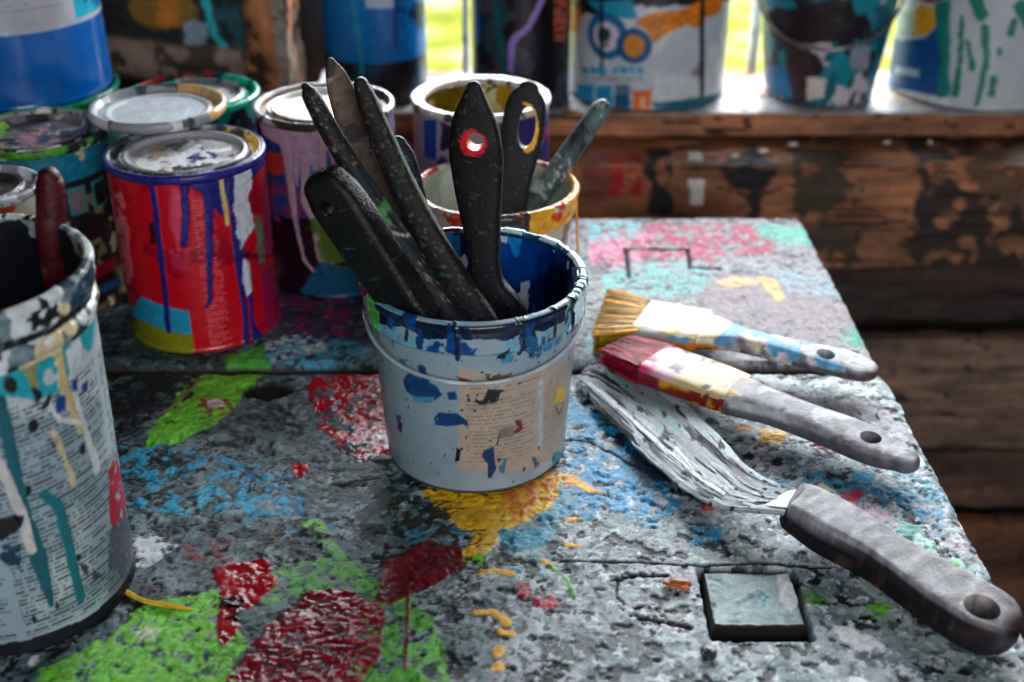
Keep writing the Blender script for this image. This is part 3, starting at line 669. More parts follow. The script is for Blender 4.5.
def red_rim(cv, PH, r, Z):
    n = np.arange(len(r)); out = (r > .0555)*1.0
    cv.mix(n, out, G(38, 38, 120), 0, .3, .3)
    cv.mix(n, (1-out)*(np.sin(PH) > .55)*(fbm(cv.x, cv.y, 60, 3, 3) > .4), G(226, 196, 110), .0004, .3)
    cv.mix(n, (1-out)*((fbm(cv.x, cv.y, 90, 8, 3) > .55)), G(70, 74, 84), 0, .3)
def red_lid(cv, PH, r):
    cv.C[:] = G(166, 166, 170); cv.R[:] = .28
    for s, c, th in ((3, (226, 224, 222), .52), (9, (104, 96, 92), .58), (14, (60, 52, 108), .66), (19, (196, 178, 156), .64), (25, (214, 216, 220), .6)):
        cv.speck(G(*c), 70, th, s, where=(r < .036)*1.0, soft=.02)
    cv.dot((.012, -.004), .011, .007, G(40, 34, 110), raw=True, amp=.006, holes=.5, hf=160)
    cv.dot((.004, -.024), .014, .008, G(70, 60, 54), raw=True, amp=.006, holes=.42, hf=120)
tin('paint_tin', 'red paint tin with dark blue drips and a grey pressed-in lid', 'paint tin', -.243, .848, TZ+.0045, .0575, .142, red_outer, red_lid, rimp=red_rim, rimcol=G(130, 132, 140))

# the tin with the green rim
def green_outer(cv, PH, Z):
    cv.C[:] = G(34, 22, 26); cv.R[:] = .35; P = cv.poly; n = np.arange(len(Z))
    cv.speck(G(110, 96, 66), 50, .58, 3, where=(Z < .10)*1.0, soft=.04)
    cv.mix(n, ss(.112, .114, Z), G(26, 120, 150), 0, .3, .2)
    cv.mix(n, (Z < .040)*(Z > .030)*1.0, G(130, 10, 24), 0, .3, .2); cv.mix(n, (Z < .022)*(Z > .015)*1.0, G(20, 74, 120), 0, .3, .2)
    for k in range(9):
        x = -.09+k*.021
        cv.poly([(x, .086), (x+.015, .086), (x+.015, .108), (x, .108)], G(30, 130, 140), amp=.0008, raw=True)
        cv.poly([(x+.002, .088), (x+.013, .088), (x+.013, .106), (x+.002, .106)], G(120, 104, 110) if k % 2 else G(22, 12, 18), amp=.0012, raw=True)
    cv.speck(G(196, 180, 140), 80, .66, 23, soft=.02)
def green_rim(cv, PH, r, Z):
    n = np.arange(len(r)); cv.mix(n, (r > .0515)*1.0, G(76, 150, 40), 0, .3, .4)
    cv.speck(G(210, 214, 206), 70, .60, 33); cv.speck(G(40, 46, 44), 60, .6, 35)
def multi_lid(cv, PH, r):
    cv.C[:] = G(120, 112, 112); cv.R[:] = .3
    for s, c, th in ((3, (196, 194, 188), .55), (9, (56, 52, 52), .55), (14, (70, 90, 110), .6), (19, (120, 160, 70), .66), (25, (190, 120, 130), .68)):
        cv.speck(G(*c), 60, th, s, soft=.02)
tin('paint_tin', 'paint tin with a bright green rim and smeared grey lid, beside the blue drum', 'paint tin', -.372, .895, TZ+.0045, .054, .141, green_outer, multi_lid, rimp=green_rim)

# the teal-rimmed tin behind the loose lid
def teal_outer(cv, PH, Z):
    cv.C[:] = G(18, 90, 120); cv.R[:] = .3; n = np.arange(len(Z))
    cv.mix(n, ss(.122, .124, Z+.006*(fbm(cv.x, cv.y, 60, 3)-.5)), G(14, 128, 110), 0, .25, .2); cv.speck(G(14, 20, 34), 40, .5, 9)
def teal_rim(cv, PH, r, Z):
    n = np.arange(len(r)); cv.mix(n, np.ones(len(r)), G(26, 150, 128), 0, .25, .3)
    cv.mix(n, ((np.cos(PH) < -.3)*(np.abs(np.sin(PH-.25)) < .62)*(r > .04))*1.0, G(120, 24, 20), .0005, .25, .3)
    cv.speck(G(14, 50, 46), 60, .60, 11)
def grey_lid(cv, PH, r):
    cv.C[:] = G(126, 130, 132); cv.R[:] = .3; cv.speck(G(60, 70, 70), 60, .55, 3); cv.speck(G(190, 190, 190), 60, .6, 13); cv.speck(G(30, 150, 128), 50, .62, 23)
tin('paint_tin', 'paint tin with a glossy teal rim partly dark red, behind the loose white lid', 'paint tin', -.272, .992, TZ+.0045, .0555, .141, teal_outer, grey_lid, rimp=teal_rim)

# the tin that carries the blue drum
def teal2_outer(cv, PH, Z):
    cv.C[:] = G(14, 84, 70); cv.R[:] = .3; cv.speck(G(10, 20, 24), 40, .5, 9)
tin('paint_tin', 'green-rimmed tin under the big blue drum at the top left', 'paint tin', -.425, 1.022, TZ+.0045, .078, .137, teal2_outer, grey_lid, rimp=lambda cv, PH, r, Z: cv.mix(np.arange(len(r)), np.ones(len(r)), G(20, 124, 96), 0, .25, .3), step=.0016)
# the blue drum on it
def drum_outer(cv, PH, Z):
    n = np.arange(len(Z)); cv.C[:] = G(2, 92, 176); cv.R[:] = .2
    cv.speck(G(8, 60, 140), 14, .55, 4, soft=.1)
    lab = (Z > .066)
    cv.mix(n, lab*1.0, G(178, 176, 184), 0, .4, .1, 30)
    xr = cv.tr((76, 20))[0]
    cv.mix(n, (Z > .066)*(cv.x > xr)*1.0, G(22, 170, 200), 0, .3, .1)
    cv.mix(n, (Z > .062)*(Z < .066)*1.0, G(176, 180, 194), 0, .3, .05)
    for (a, b_, z1, z2, s) in ((-.06, .04, .106, .125, 3), (-.03, .045, .080, .104, 6)):
        cv.text(a, b_, z1, z2, .0046, .0018, G(120, 120, 132), seed=s, a=.45)
    cv.poly([(80, -30), (108, -30), (100, 4), (84, 2)], G(16, 84, 160), amp=.004, f=90, holes=.4)
tin('paint_drum', 'large blue paint drum with a pale printed label, standing on a green-rimmed tin', 'paint drum', -.427, 1.022, TZ+.1417, .0765, .165, drum_outer, grey_lid, rimcol=G(150, 156, 170), step=.0014)

# the pink tin with white paint on its lid
def pink_outer(cv, PH, Z):
    cv.C[:] = G(34, 14, 28); cv.R[:] = .3; P = cv.poly
    cv.speck(G(60, 18, 44), 30, .5, 4, soft=.05)
    P([(262, 130), (395, 120), (400, 190), (262, 200)], G(22, 60, 130), amp=.004, f=60, soft=.001)
    P([(262, 178), (330, 176), (322, 205), (262, 222)], G(120, 50, 100), amp=.010, f=50, soft=.003, holes=.42, hf=60)
    P([(264, 150), (282, 152), (284, 175), (266, 172)], G(190, 50, 40), amp=.002, soft=.0008)
    P([(284, 150), (320, 156), (320, 176), (286, 172)], G(24, 110, 160), amp=.003, soft=.0008)
    P([(256, 105), (340, 120), (342, 140), (336, 176), (328, 150), (322, 150), (318, 186), (310, 160), (302, 150), (298, 190), (290, 160), (280, 145), (262, 132)], G(190, 150, 176), amp=.0015, f=90, soft=.0006, h=.0006)
    for pts, wd in (([(284, 140), (292, 190), (296, 225), (304, 260), (314, 272)], [.008, .007, .004, .003, .003]), ([(306, 150), (304, 200), (314, 222), (318, 250), (326, 277)], [.007, .006, .005, .005, .005]), ([(322, 140), (324, 175)], .005), ([(336, 140), (338, 160)], .004)):
        cv.line(pts, wd, G(196, 152, 170), h=.0008, amp=.0005)
    P([(345, 130), (372, 130), (380, 230), (345, 200)], G(210, 140, 40), amp=.006, f=70, holes=.42, hf=70, soft=.001)
    P([(334, 160), (352, 160), (352, 178), (338, 180)], G(190, 30, 40), amp=.003, soft=.001)
    P([(312, 205), (350, 215), (356, 262), (330, 268), (310, 240)], G(86, 110, 30), amp=.006, f=70, holes=.40, hf=70, soft=.001)
    P([(318, 262), (380, 262), (380, 292), (300, 292)], G(22, 84, 120), amp=.004, f=70, soft=.001)
    P([(382, 110), (400, 110), (400, 180), (384, 180)], G(120, 110, 150), amp=.003, f=70, soft=.001)
def pink_rim(cv, PH, r, Z):
    n = np.arange(len(r)); cv.mix(n, (r > .0515)*1.0, G(176, 172, 184), 0, .3, .1)
    cv.mix(n, (r < .0515)*1.0, G(136, 116, 92), .0, .4, .3); cv.speck(G(60, 44, 34), 60, .6, 13)
def white_lid(cv, PH, r):
    cv.C[:] = G(216, 214, 210); cv.R[:] = .3; cv.speck(G(150, 110, 80), 50, .62, 3, where=(r > .03)*1.0); cv.speck(G(236, 236, 236), 40, .5, 13)
tin('paint_tin', 'pink and purple dripped paint tin with white paint over its lid', 'paint tin', -.151, .935, TZ+.0045, .0550, .150, pink_outer, white_lid, rimp=pink_rim)

# the open tin with yellow inside
def yel_outer(cv, PH, Z):
    cv.C[:] = G(150, 136, 150); cv.R[:] = .35; P = cv.poly
    cv.speck(G(40, 60, 120), 50, .56, 4); cv.speck(G(170, 110, 130), 60, .6, 14)
    P([(424, 120), (436, 120), (436, 160), (424, 156)], G(20, 60, 140), amp=.002, soft=.0006)
    P([(440, 122), (462, 126), (462, 150), (440, 150)], G(24, 26, 50), amp=.004, soft=.0006)
    P([(500, 118), (560, 110), (560, 160), (505, 160)], G(34, 30, 100), amp=.004, soft=.0006)
    P([(538, 118), (560, 112), (560, 150), (540, 150)], G(26, 140, 170), amp=.004, f=80, holes=.45, hf=80)
    P([(542, 125), (560, 125), (560, 160), (544, 160)], G(150, 20, 60), amp=.004, f=80, holes=.5, hf=80)
def yel_in(cv, PH, r, Z, S):
    cv.C[:] = G(176, 140, 26); cv.R[:] = .3; cv.speck(G(120, 96, 20), 35, .5, 4); cv.speck(G(226, 216, 170), 40, .62, 9); cv.speck(G(70, 60, 20), 40, .62, 29)
tin('paint_tin', 'open paint tin with a dried yellow inside, second row behind the brushes', 'paint tin', -.0265, .985, TZ+.0045, .0575, .1405, yel_outer, inner=yel_in, rimcol=G(196, 190, 180))

# the small tin at the left edge
tin('paint_tin', 'small tin with a bare silver rim at the left edge behind the large pail', 'paint tin', -.372, .790, TZ+.0045, .0375, .137,
    lambda cv, PH, Z: (cv.C.__setitem__(slice(None), G(176, 170, 158)), cv.R.__setitem__(slice(None), .35), cv.speck(G(120, 150, 60), 60, .56, 3), cv.speck(G(190, 60, 50), 60, .62, 13), cv.speck(G(226, 226, 226), 60, .58, 23)),
    lambda cv, PH, r: (cv.C.__setitem__(slice(None), G(60, 58, 60)), cv.speck(G(110, 106, 108), 60, .55, 3)), rimcol=G(150, 150, 156))

# the loose upturned lid
ll = thing('tin_lid', 'loose upturned white tin lid resting across the red tin and its neighbours', 'lid', (-.2795, .918, TZ+.1485))
def ll_p(cv, PH, r, Z, S):
    cv.x = r*np.sin(PH); cv.y = -r*np.cos(PH)
    up = (Z > .0035); cv.C[:] = G(140, 142, 146); cv.R[:] = .3
    n = np.arange(len(r)); cv.speck(G(70, 74, 80), 60, .56, 3); cv.speck(G(206, 208, 210), 60, .6, 33)
    cv.mix(n, ((r < .0435) & up)*1.0, G(206, 214, 222), 0, .22, .05)
    cv.mix(n, ((r > .040) & up & (np.sin(PH-.2) > .55))*1.0*ss(.3, .5, fbm(cv.x, cv.y, 50, 3)), G(214, 170, 110), 0, .3, .15)
lathe('lid_disc', -.2795, .918, TZ+.1485, [(0, 0), (.038, 0), (.046, .0012), (.0512, .0030), (.0530, .0055), (.0532, .0085), (.0520, .0108), (.0500, .0112), (.0482, .0100), (.0462, .0060), (.0425, .0046), (.0405, .0062), (.0385, .0062), (.036, .0046), (0, .0042)], M_TIN, ll, ll_p, .001, sharp=None)

# ---------------- plastic pails
def bail(parent, cx, cy, z0, Rf, z_ear, z_mid, rad, col, swing=1, half=90, mat=None):
    pts = []
    for q in np.linspace(-half, half, 41):
        p = math.radians(q); z = z_ear+(z_mid-z_ear)*max(math.cos(p), 0)**.9; R = Rf(z)+rad*1.1+.0016
        a = p+math.atan2(-cx, cy); pts.append((cx+R*math.sin(a), cy-R*math.cos(a), z0+z))
    V, F = tube_geo(pts, rad, 10, 90)
    cvx = fbm(V[:, 0]+V[:, 1], V[:, 2], 90, 3, 3)
    c = np.concatenate([lin(np.clip(np.asarray(col)[None]*(.75+.5*cvx[:, None]), 0, 1)), np.full((len(V), 1), .3)], 1)
    h = mesh('handle', V, F, mat or M_PLAST, parent, c)
    for sgn in (-1, 1):
        a = math.radians(half*sgn)+math.atan2(-cx, cy); R = Rf(z_ear)
        c3 = np.array([cx+(R+.0016)*math.sin(a), cy-(R+.0016)*math.cos(a), z0+z_ear])
        V, F = cyl_geo(c3, (math.sin(a), -math.cos(a), 0), .0060, .0055)
        mesh('ear', V, F, M_PLAST, [c_ for c_ in parent.children if c_.name.startswith('body')][0], (*np.asarray(col)*.9, .35), smooth=False)
    return h
def pail(name, label, cx, cy, z0, R, r0, h, outer, inner, lipcol, skirt=.022, step=.0008, ridge=None, lip=.0035):
    t = thing(name, label, 'pail', (cx, cy, z0))
    Rf = lambda z: r0+(R-r0)*z/h
    tr = can_tr(cx, cy, z0, Rf, R)
    prof = [(0, .002), (r0-.005, .002), (r0-.004, 0), (r0-.0015, 0), (r0, .0015), (Rf(h-skirt), h-skirt)]
    if ridge:
        for zr in ridge: prof = prof[:-1]+[(Rf(zr-.004), zr-.004), (Rf(zr)+.0018, zr-.002), (Rf(zr)+.0022, zr), (Rf(zr)+.0018, zr+.002), (Rf(zr+.004), zr+.004)]+[(Rf(h-skirt), h-skirt)]
    prof += [(R+.0012, h-skirt+.0004), (R+.0020, h-skirt+.0016), (R+.0016, h-.006), (R+lip*.7, h-.0045), (R+lip, h-.0022), (R+lip*.6, h), (R-.0005, h+.0004), (R-.0022, h-.0012)]
    k = len(prof); prof += [(R-.0028, h-.004), (r0-.0022, .005), (0, .005)]
    P = dense(prof, step)
    sI = np.concatenate([[0], np.cumsum(np.linalg.norm(np.diff(np.array(prof), axis=0), axis=1))])[k-1]
    def pb(cv, PH, r, Z, S):
        ins = S > sI; cv.x = cv.x+np.where(ins, 10.0, 0); cv.tr = tr
        outer(cv, PH, Z, ins, r); inner(cv, PH, Z, ins)
    lathe('body', cx, cy, z0, prof, M_PLAST, t, pb, step, sharp=45)
    return t, tr, Rf

PX, PY = -.0238, .676
def cp_out(cv, PH, Z, ins, r):
    h = .128; n = np.arange(len(Z)); P = cv.poly
    cv.C[:] = G(138, 156, 166); cv.R[:] = .3
    cv.speck(G(156, 176, 188), 22, .52, 3, soft=.15, h=0, vary=.03)
    P([(458, 366), (500, 374), (572, 352), (572, 440), (545, 462), (500, 472), (457, 468)], G(172, 154, 138), amp=.0006, soft=.0008, h=.0001, vary=.05)
    P([(541, 380), (546, 378), (545, 445), (540, 446)], G(176, 176, 176), amp=.0004, soft=.0005, h=0)
    a = cv.tr((465, 400))[0]; b = cv.tr((538, 400))[0]; z1 = cv.tr((500, 398))[1]; z0 = cv.tr((500, 462))[1]
    cv.text(a, b, z0, z1, .00285, .0013, G(118, 96, 84), a=.5)
    a2 = cv.tr((548, 400))[0]; cv.text(a2, a2+.022, z0+.004, z1+.004, .00285, .0012, G(130, 104, 92), seed=9, a=.4)
    a3 = cv.tr((470, 380))[0]; cv.text(a3, a3+.05, z1+.004, z1+.009, .005, .004, G(120, 90, 76), seed=19, a=.5)
    P([(478, 386), (508, 388), (504, 400), (490, 405), (476, 402)], G(34, 32, 34), amp=.003, f=160, holes=.48, hf=220)
    P([(485, 372), (512, 374), (510, 382), (486, 380)], G(90, 74, 64), amp=.003, f=120, holes=.45)
    BLU = G(16, 62, 112); BLL = G(60, 140, 176)
    P([(400, 378), (408, 372), (424, 380), (434, 384), (441, 394), (434, 400), (418, 398), (404, 390)], BLU, amp=.0015, f=120, h=.0005, soft=.0005, vary=.3)
    P([(396, 356), (408, 360), (412, 374), (402, 370)], G(60, 110, 150), amp=.002, f=160, holes=.45, hf=200)
    cv.line([(420, 368), (424, 382), (430, 388)], .006, BLU, amp=.001)
    P([(410, 394), (432, 397), (430, 402), (412, 400)], BLL, amp=.001, soft=.0008)
    P([(446, 392), (454, 390), (457, 399), (448, 399)], BLU, amp=.001, soft=.001)
    P([(432, 418), (438, 412), (456, 413), (467, 420), (468, 427), (462, 424), (445, 426), (434, 424)], BLU, amp=.0008, f=120, h=.0005, soft=.0005, vary=.3)
    P([(484, 450), (494, 446), (495, 456), (497, 468), (492, 478), (488, 478), (488, 464), (482, 456)], G(12, 50, 96), amp=.0007, h=.0005, soft=.0004)
    P([(499, 459), (508, 458), (505, 472), (501, 470)], G(60, 110, 130), amp=.0015, holes=.4)
    P([(456, 448), (460, 450), (459, 460), (454, 462)], G(30, 20, 28), amp=.0006, soft=.0004)
    P([(516, 420), (523, 419), (525, 428), (518, 433), (512, 432), (520, 427)], G(110, 48, 36), amp=.0008, soft=.0005)
    P([(500, 428), (516, 424), (514, 436), (500, 438)], G(130, 110, 100), amp=.001, soft=.001)
    cv.line([(501, 434), (498, 444)], .0012, G(40, 34, 40))
    P([(559, 385), (566, 384), (565, 398), (557, 402)], G(214, 170, 20), amp=.001, soft=.0004, h=.0005)
    cv.line([(557, 403), (561, 412), (564, 404)], .0012, G(80, 70, 60))
    P([(534, 456), (543, 456), (541, 470), (537, 468)], G(50, 84, 110), amp=.0015, holes=.42)
    P([(393, 412), (399, 414), (398, 421), (394, 418)], G(30, 80, 130), amp=.0008)
    P([(395, 420), (400, 421), (399, 431), (396, 428)], G(80, 24, 60), amp=.0008)
    P([(434, 470), (440, 470), (439, 475), (434, 474)], G(90, 150, 170), amp=.001)
    P([(455, 376), (470, 380), (474, 384), (462, 382)], G(120, 20, 30), amp=.001)
    P([(553, 452), (566, 442), (572, 430), (570, 460), (556, 466)], G(20, 120, 140), amp=.003, holes=.4)
    for k in range(70):
        rr = random.Random(k); x = rr.uniform(-.10, .10); z = rr.uniform(.004, .115)
        cv.dot((x, z), rr.uniform(.0004, .0012), rr.uniform(.0004, .0016), rr.choice([G(20, 40, 70), G(30, 80, 120), G(20, 16, 24), G(60, 140, 160)]), raw=True, amp=.0005)
    # below the skirt
    e = .004*fbm(cv.x*1, cv.y*0+3, 90, 4, 3)
    o = ~ins
    q = fbm(cv.x, cv.y, 70, 51, 4, .6)
    cv.mix(n, o*(Z > h-.030)*(Z < h-.020)*ss(.54, .58, q), G(60, 130, 160), 0, .3, .2)
    cv.mix(n, o*(Z > h-.020)*ss(.40, .46, fbm(cv.x, cv.y, 50, 53, 4))*.8, G(96, 160, 184), .0002, .3, .2)
    cv.mix(n, o*(Z > h-.0105+.009*(fbm(cv.x, cv.y*.2, 60, 54, 4)-.5))*(np.abs(PH+.05) < .95)*(Z < h-.001), G(12, 26, 54), .0004, .2, .4)
    cv.mix(n, o*(Z > h-.020)*ss(.58, .61, fbm(cv.x, cv.y*.6, 80, 57, 4)), G(10, 60, 120), .0004, .25, .4)
    cv.mix(n, o*(Z > h-.012)*ss(.60, .62, fbm(cv.x, cv.y, 110, 59, 4))*(PH > .2), G(20, 80, 70), .0004, .25, .4)
    cv.mix(n, o*(Z > h-.022)*(PH < -1.15)*ss(.42, .46, fbm(cv.x, cv.y, 90, 61, 4)), G(120, 10, 40), .0006, .25, .3)
    cv.mix(n, o*(Z > h-.020)*(PH > -1.2)*(PH < -.95)*ss(.45, .5, fbm(cv.x, cv.y, 90, 63, 4)), G(80, 170, 80), .0004, .25, .3)
    cv.mix(n, o*(Z > h-.034)*(PH > 1.15)*ss(.46, .5, fbm(cv.x, cv.y, 80, 65, 4)), G(10, 90, 120), .0006, .25, .3)
    cv.mix(n, o*(Z > h-.026)*(PH > .95)*ss(.55, .58, fbm(cv.x, cv.y, 80, 67, 4)), G(206, 230, 236), .0006, .25, .1)
    for x0, z0, z1, wd in ((-.012, .128, .103, .003), (.028, .126, .104, .0035), (.036, .118, .100, .003), (-.045, .126, .112, .002), (.052, .128, .110, .003), (.07, .126, .104, .004)):
        cv.line([(x0, z0), (x0+.002, (z0+z1)/2), (x0+.001, z1)], wd, G(14, 30, 56), raw=True, amp=.001)
    P([(501, 350), (509, 346), (506, 358), (498, 358)], G(26, 26, 30), amp=.0012, soft=.0005)
    P([(524, 334), (545, 336), (541, 362), (528, 356)], G(20, 84, 130), amp=.003, holes=.4)
    cv.mix(n, o*(Z < .003), G(60, 64, 70), 0, .5, .2)
def cp_in(cv, PH, Z, ins):
    n = np.arange(len(Z)); i = ins.astype(float)
    cv.mix(n, i, G(6, 62, 140), 0, .12, .2, 60)
    cv.mix(n, i*ss(.42, .6, fbm(cv.x, cv.y*.5, 26, 71, 4)), G(4, 20, 66), .0002, .1, .2)
    cv.mix(n, i*ss(.56, .60, fbm(cv.x*1.3, cv.y*.6, 46, 73, 4))*(np.abs(np.abs(PH)-2.5) < .5), G(20, 120, 196), .0006, .12, .3)
    cv.mix(n, i*ss(.645, .66, fbm(cv.x*1.3, cv.y*.6, 60, 79, 4))*(np.abs(PH) > 1.4)*(Z > .06), G(196, 214, 232), .0006, .2, .05)
    cv.mix(n, i*(Z > .125)*ss(.5, .54, fbm(cv.x, cv.y, 60, 81, 4)), G(14, 50, 80), .0004, .2, .4)
cpail, cptr, cpR = pail('plastic_pail', 'white plastic pail of brushes with blue smears and a beige label, centre of the table', PX, PY, TZ+.0003, .0675, .0590, .1280, cp_out, cp_in, None, step=.00068)
bail(cpail, PX, PY, TZ+.0003, cpR, .1030, cptr((472, 381))[1], .0013, G(176, 188, 196), half=88)

# open cream pail behind it
def bp_out(cv, PH, Z, ins, r):
    n = np.arange(len(Z)); cv.C[:] = G(190, 184, 168); cv.R[:] = .3; o = ~ins
    cv.speck(G(110, 96, 80), 60, .56, 4); cv.speck(G(226, 222, 210), 50, .58, 14)
    cv.mix(n, o*(Z > .09)*ss(.5, .53, fbm(cv.x, cv.y, 60, 5, 4)), G(200, 60, 26), .0004, .25, .3)
    cv.mix(n, o*(Z > .09)*(PH > .2)*ss(.5, .53, fbm(cv.x, cv.y, 50, 15, 4)), G(226, 160, 40), .0004, .25, .2)
    cv.mix(n, o*(Z > .095)*(PH < .4)*(PH > -.5)*ss(.5, .54, fbm(cv.x, cv.y, 55, 25, 4)), G(70, 50, 60), .0004, .25, .2)
def bp_in(cv, PH, Z, ins):
    n = np.arange(len(Z)); i = ins.astype(float)
    cv.mix(n, i, G(206, 212, 200), 0, .3, .04); cv.mix(n, i*ss(.55, .6, fbm(cv.x, cv.y, 30, 35, 4)), G(186, 190, 170), 0, .3, .05)
    cv.mix(n, i*(Z > .10)*(np.sin(PH) > .3)*ss(.5, .54, fbm(cv.x, cv.y, 40, 45, 4)), G(226, 190, 90), .0003, .3, .1)
bpail, bptr, bpR = pail('plastic_pail', 'open cream plastic pail with yellow and orange rim drips, behind the pail of brushes', -.0125, .862, TZ+.0045, .0605, .0540, .1080, bp_out, bp_in, None, step=.001, skirt=.018)
dp = [at_y(576, 203, .85), at_y(577, 225, .848), at_y(577, 240, .846), at_y(578, 251, .845)]
V, F = tube_geo(dp, [.0012, .0009, .0010, .0012], 8, 20); mesh('paint_drip', V, F, M_PLAST, bpail, (*G(220, 150, 40), .25))

# the large labelled pail at the left front
LX, LY = -.2756, .5310
def lp_out(cv, PH, Z, ins, r):
    n = np.arange(len(Z)); P = cv.poly; o = (~ins).astype(float); h = .2
    cv.C[:] = G(140, 158, 168); cv.R[:] = .45
    cv.speck(G(176, 186, 190), 20, .5, 3, soft=.1, h=0, vary=.04); cv.speck(G(120, 134, 140), 24, .6, 13, soft=.08, h=0)
    for s, (a, b) in enumerate(((-.10, -.012), (-.008, .072), (.078, .12))):
        cv.text(a, b, .012, .150, .0027, .0013, G(44, 52, 60), seed=30+s*5, a=.85)
    TL = G(26, 150, 166); CR = G(196, 170, 124)
    P([(-20, 350), (20, 338), (45, 318), (64, 312), (72, 330), (75, 360), (66, 392), (40, 398), (-20, 392)], TL, amp=.004, f=70, soft=.0006, h=.0006, holes=.3, hf=80)
    P([(78, 290), (90, 285), (95, 320), (92, 350), (84, 345)], TL, amp=.003, f=90, soft=.0005, h=.0005)
    P([(66, 310), (80, 300), (84, 345), (82, 370), (74, 370)], G(196, 206, 212), amp=.004, f=90, soft=.0005, holes=.35)
    P([(46, 322), (58, 330), (66, 356), (68, 378), (76, 400), (86, 432), (80, 432), (70, 405), (60, 385), (58, 360), (46, 340)], CR, amp=.001, f=90, soft=.0005, h=.0008)
    P([(24, 345), (36, 350), (40, 385), (34, 394), (24, 370)], G(140, 140, 90), amp=.002, f=90, soft=.0006)
    cv.line([(70, 350), (78, 395), (88, 430), (99, 466)], [.004, .0035, .004, .006], G(196, 200, 200), h=.0007)
    cv.line([(50, 400), (62, 418), (82, 420)], .003, G(206, 206, 200), h=.0005)
    P([(58, 396), (66, 394), (67, 408), (58, 412)], G(20, 60, 130), amp=.001, soft=.0005)
    P([(73, 378), (79, 376), (79, 388), (74, 388)], G(20, 60, 130), amp=.001); P([(84, 382), (90, 376), (90, 388), (85, 391)], G(20, 60, 130), amp=.001)
    P([(32, 388), (52, 385), (50, 405), (38, 412)], G(24, 26, 30), amp=.004, f=120, holes=.42, hf=150)
    for c, rr in (((35, 425), .004), ((56, 443), .003), ((10, 383), .005), ((20, 500), .004), ((34, 619), .003), ((58, 606), .002), ((28, 491), .003), ((80, 556), .002), ((85, 448), .003)):
        cv.dot(c, rr*.7, rr, G(22, 24, 28), amp=.0015)
    P([(48, 425), (60, 430), (78, 480), (74, 488), (60, 450)], G(190, 176, 146), amp=.002, holes=.35)
    cv.line([(0, 400), (12, 455), (25, 515), (40, 560), (52, 604)], [.006, .006, .007, .009, .003], G(14, 82, 96), h=.0006, amp=.001)
    cv.line([(44, 493), (60, 505), (70, 545), (82, 596)], [.005, .006, .006, .006], G(20, 104, 116), h=.0006, amp=.0008)
    cv.line([(-8, 455), (8, 480), (24, 520), (31, 549)], [.007, .006, .006, .006], G(190, 186, 184), h=.0008, amp=.0008)
    P([(-20, 520), (22, 514), (20, 530), (0, 540), (-20, 545)], G(12, 16, 20), amp=.003, f=100, h=.0004)
    P([(-10, 545), (20, 545), (20, 570), (0, 560)], G(12, 50, 70), amp=.003, f=100, holes=.4)
    P([(108, 470), (116, 450), (128, 480), (128, 505), (118, 528), (112, 520), (112, 495)], G(170, 24, 50), amp=.004, f=110, soft=.0006, holes=.38, hf=140)
    P([(112, 525), (140, 500), (140, 580), (108, 570)], G(80, 84, 96), amp=.003, f=90, soft=.001, holes=.35)
    P([(80, 560), (108, 575), (100, 582), (84, 570)], G(60, 60, 66), amp=.001, holes=.4)
    e = .010+.006*(fbm(cv.x, cv.y*0+2, 40, 5, 4)-.5)
    cv.mix(n, o*(Z < e), G(14, 18, 24), .0003, .5, .3)
    band = o*(Z > h-.0305)
    cv.mix(n, band, G(112, 128, 138), 0, .35, .2)
    q = fbm(cv.x, cv.y, 55, 101, 4, .6)
    cv.mix(n, band*ss(.50, .53, q), G(30, 56, 70), .0003, .3, .3)
    cv.mix(n, band*ss(.52, .55, fbm(cv.x, cv.y, 45, 111, 4)), G(206, 190, 150), .0004, .3, .1)
    cv.mix(n, band*ss(.55, .58, fbm(cv.x, cv.y, 65, 121, 4)), G(206, 212, 214), .0004, .3, .1)
    cv.mix(n, o*(Z > h-.0185)*(Z < h-.0140), G(8, 10, 14), 0, .5, .2)
    cv.mix(n, band*ss(.62, .64, fbm(cv.x, cv.y, 90, 131, 4)), G(10, 12, 18), .0003, .5, .2)
def lp_in(cv, PH, Z, ins):
    n = np.arange(len(Z)); cv.mix(n, ins.astype(float), G(14, 18, 26), 0, .45, .3)
    cv.mix(n, ins*(Z > .19)*ss(.5, .54, fbm(cv.x, cv.y, 60, 5, 4)), G(130, 140, 140), 0, .4, .2)
lpail, lptr, lpR = pail('plastic_pail', 'large tapered pail wrapped in a small-print paper label with teal and cream drips, left front', LX, LY, TZ+.0003, .0645, .0585, .2000, lp_out, lp_in, None, step=.0008, skirt=.0145, ridge=(.176,), lip=.0028)

# ---------------- tins along the window sill
SZ = zc(-.4275)+.0005
def bt_outer(cv, PH, Z):
    n = np.arange(len(Z)); cv.C[:] = G(14, 14, 20); cv.R[:] = .3
    cv.mix(n, ss(.049, .051, Z), G(12, 110, 186), 0, .25, .1); cv.speck(G(20, 60, 80), 30, .56, 5, where=(Z < .05)*1.0, soft=.06)
    cv.poly([(363, -20), (398, -20), (398, 8), (366, 8)], G(170, 190, 214), amp=.001)
    cv.poly([(400, 0), (426, 2), (424, 26), (402, 28)], G(12, 40, 80), amp=.004, holes=.42, hf=60)
    cv.line([(349, -10), (358, 30), (362, 72)], .005, G(30, 140, 170), amp=.001)
    cv.line([(396, 0), (395, 45)], .006, G(20, 60, 110), amp=.001)
tin('paint_tin', 'tin on the window sill, bright blue above and black below, left of the window gap', 'paint tin', -.157, 1.372, SZ, .0585, .19, bt_outer, grey_lid, step=.0014, group=None)
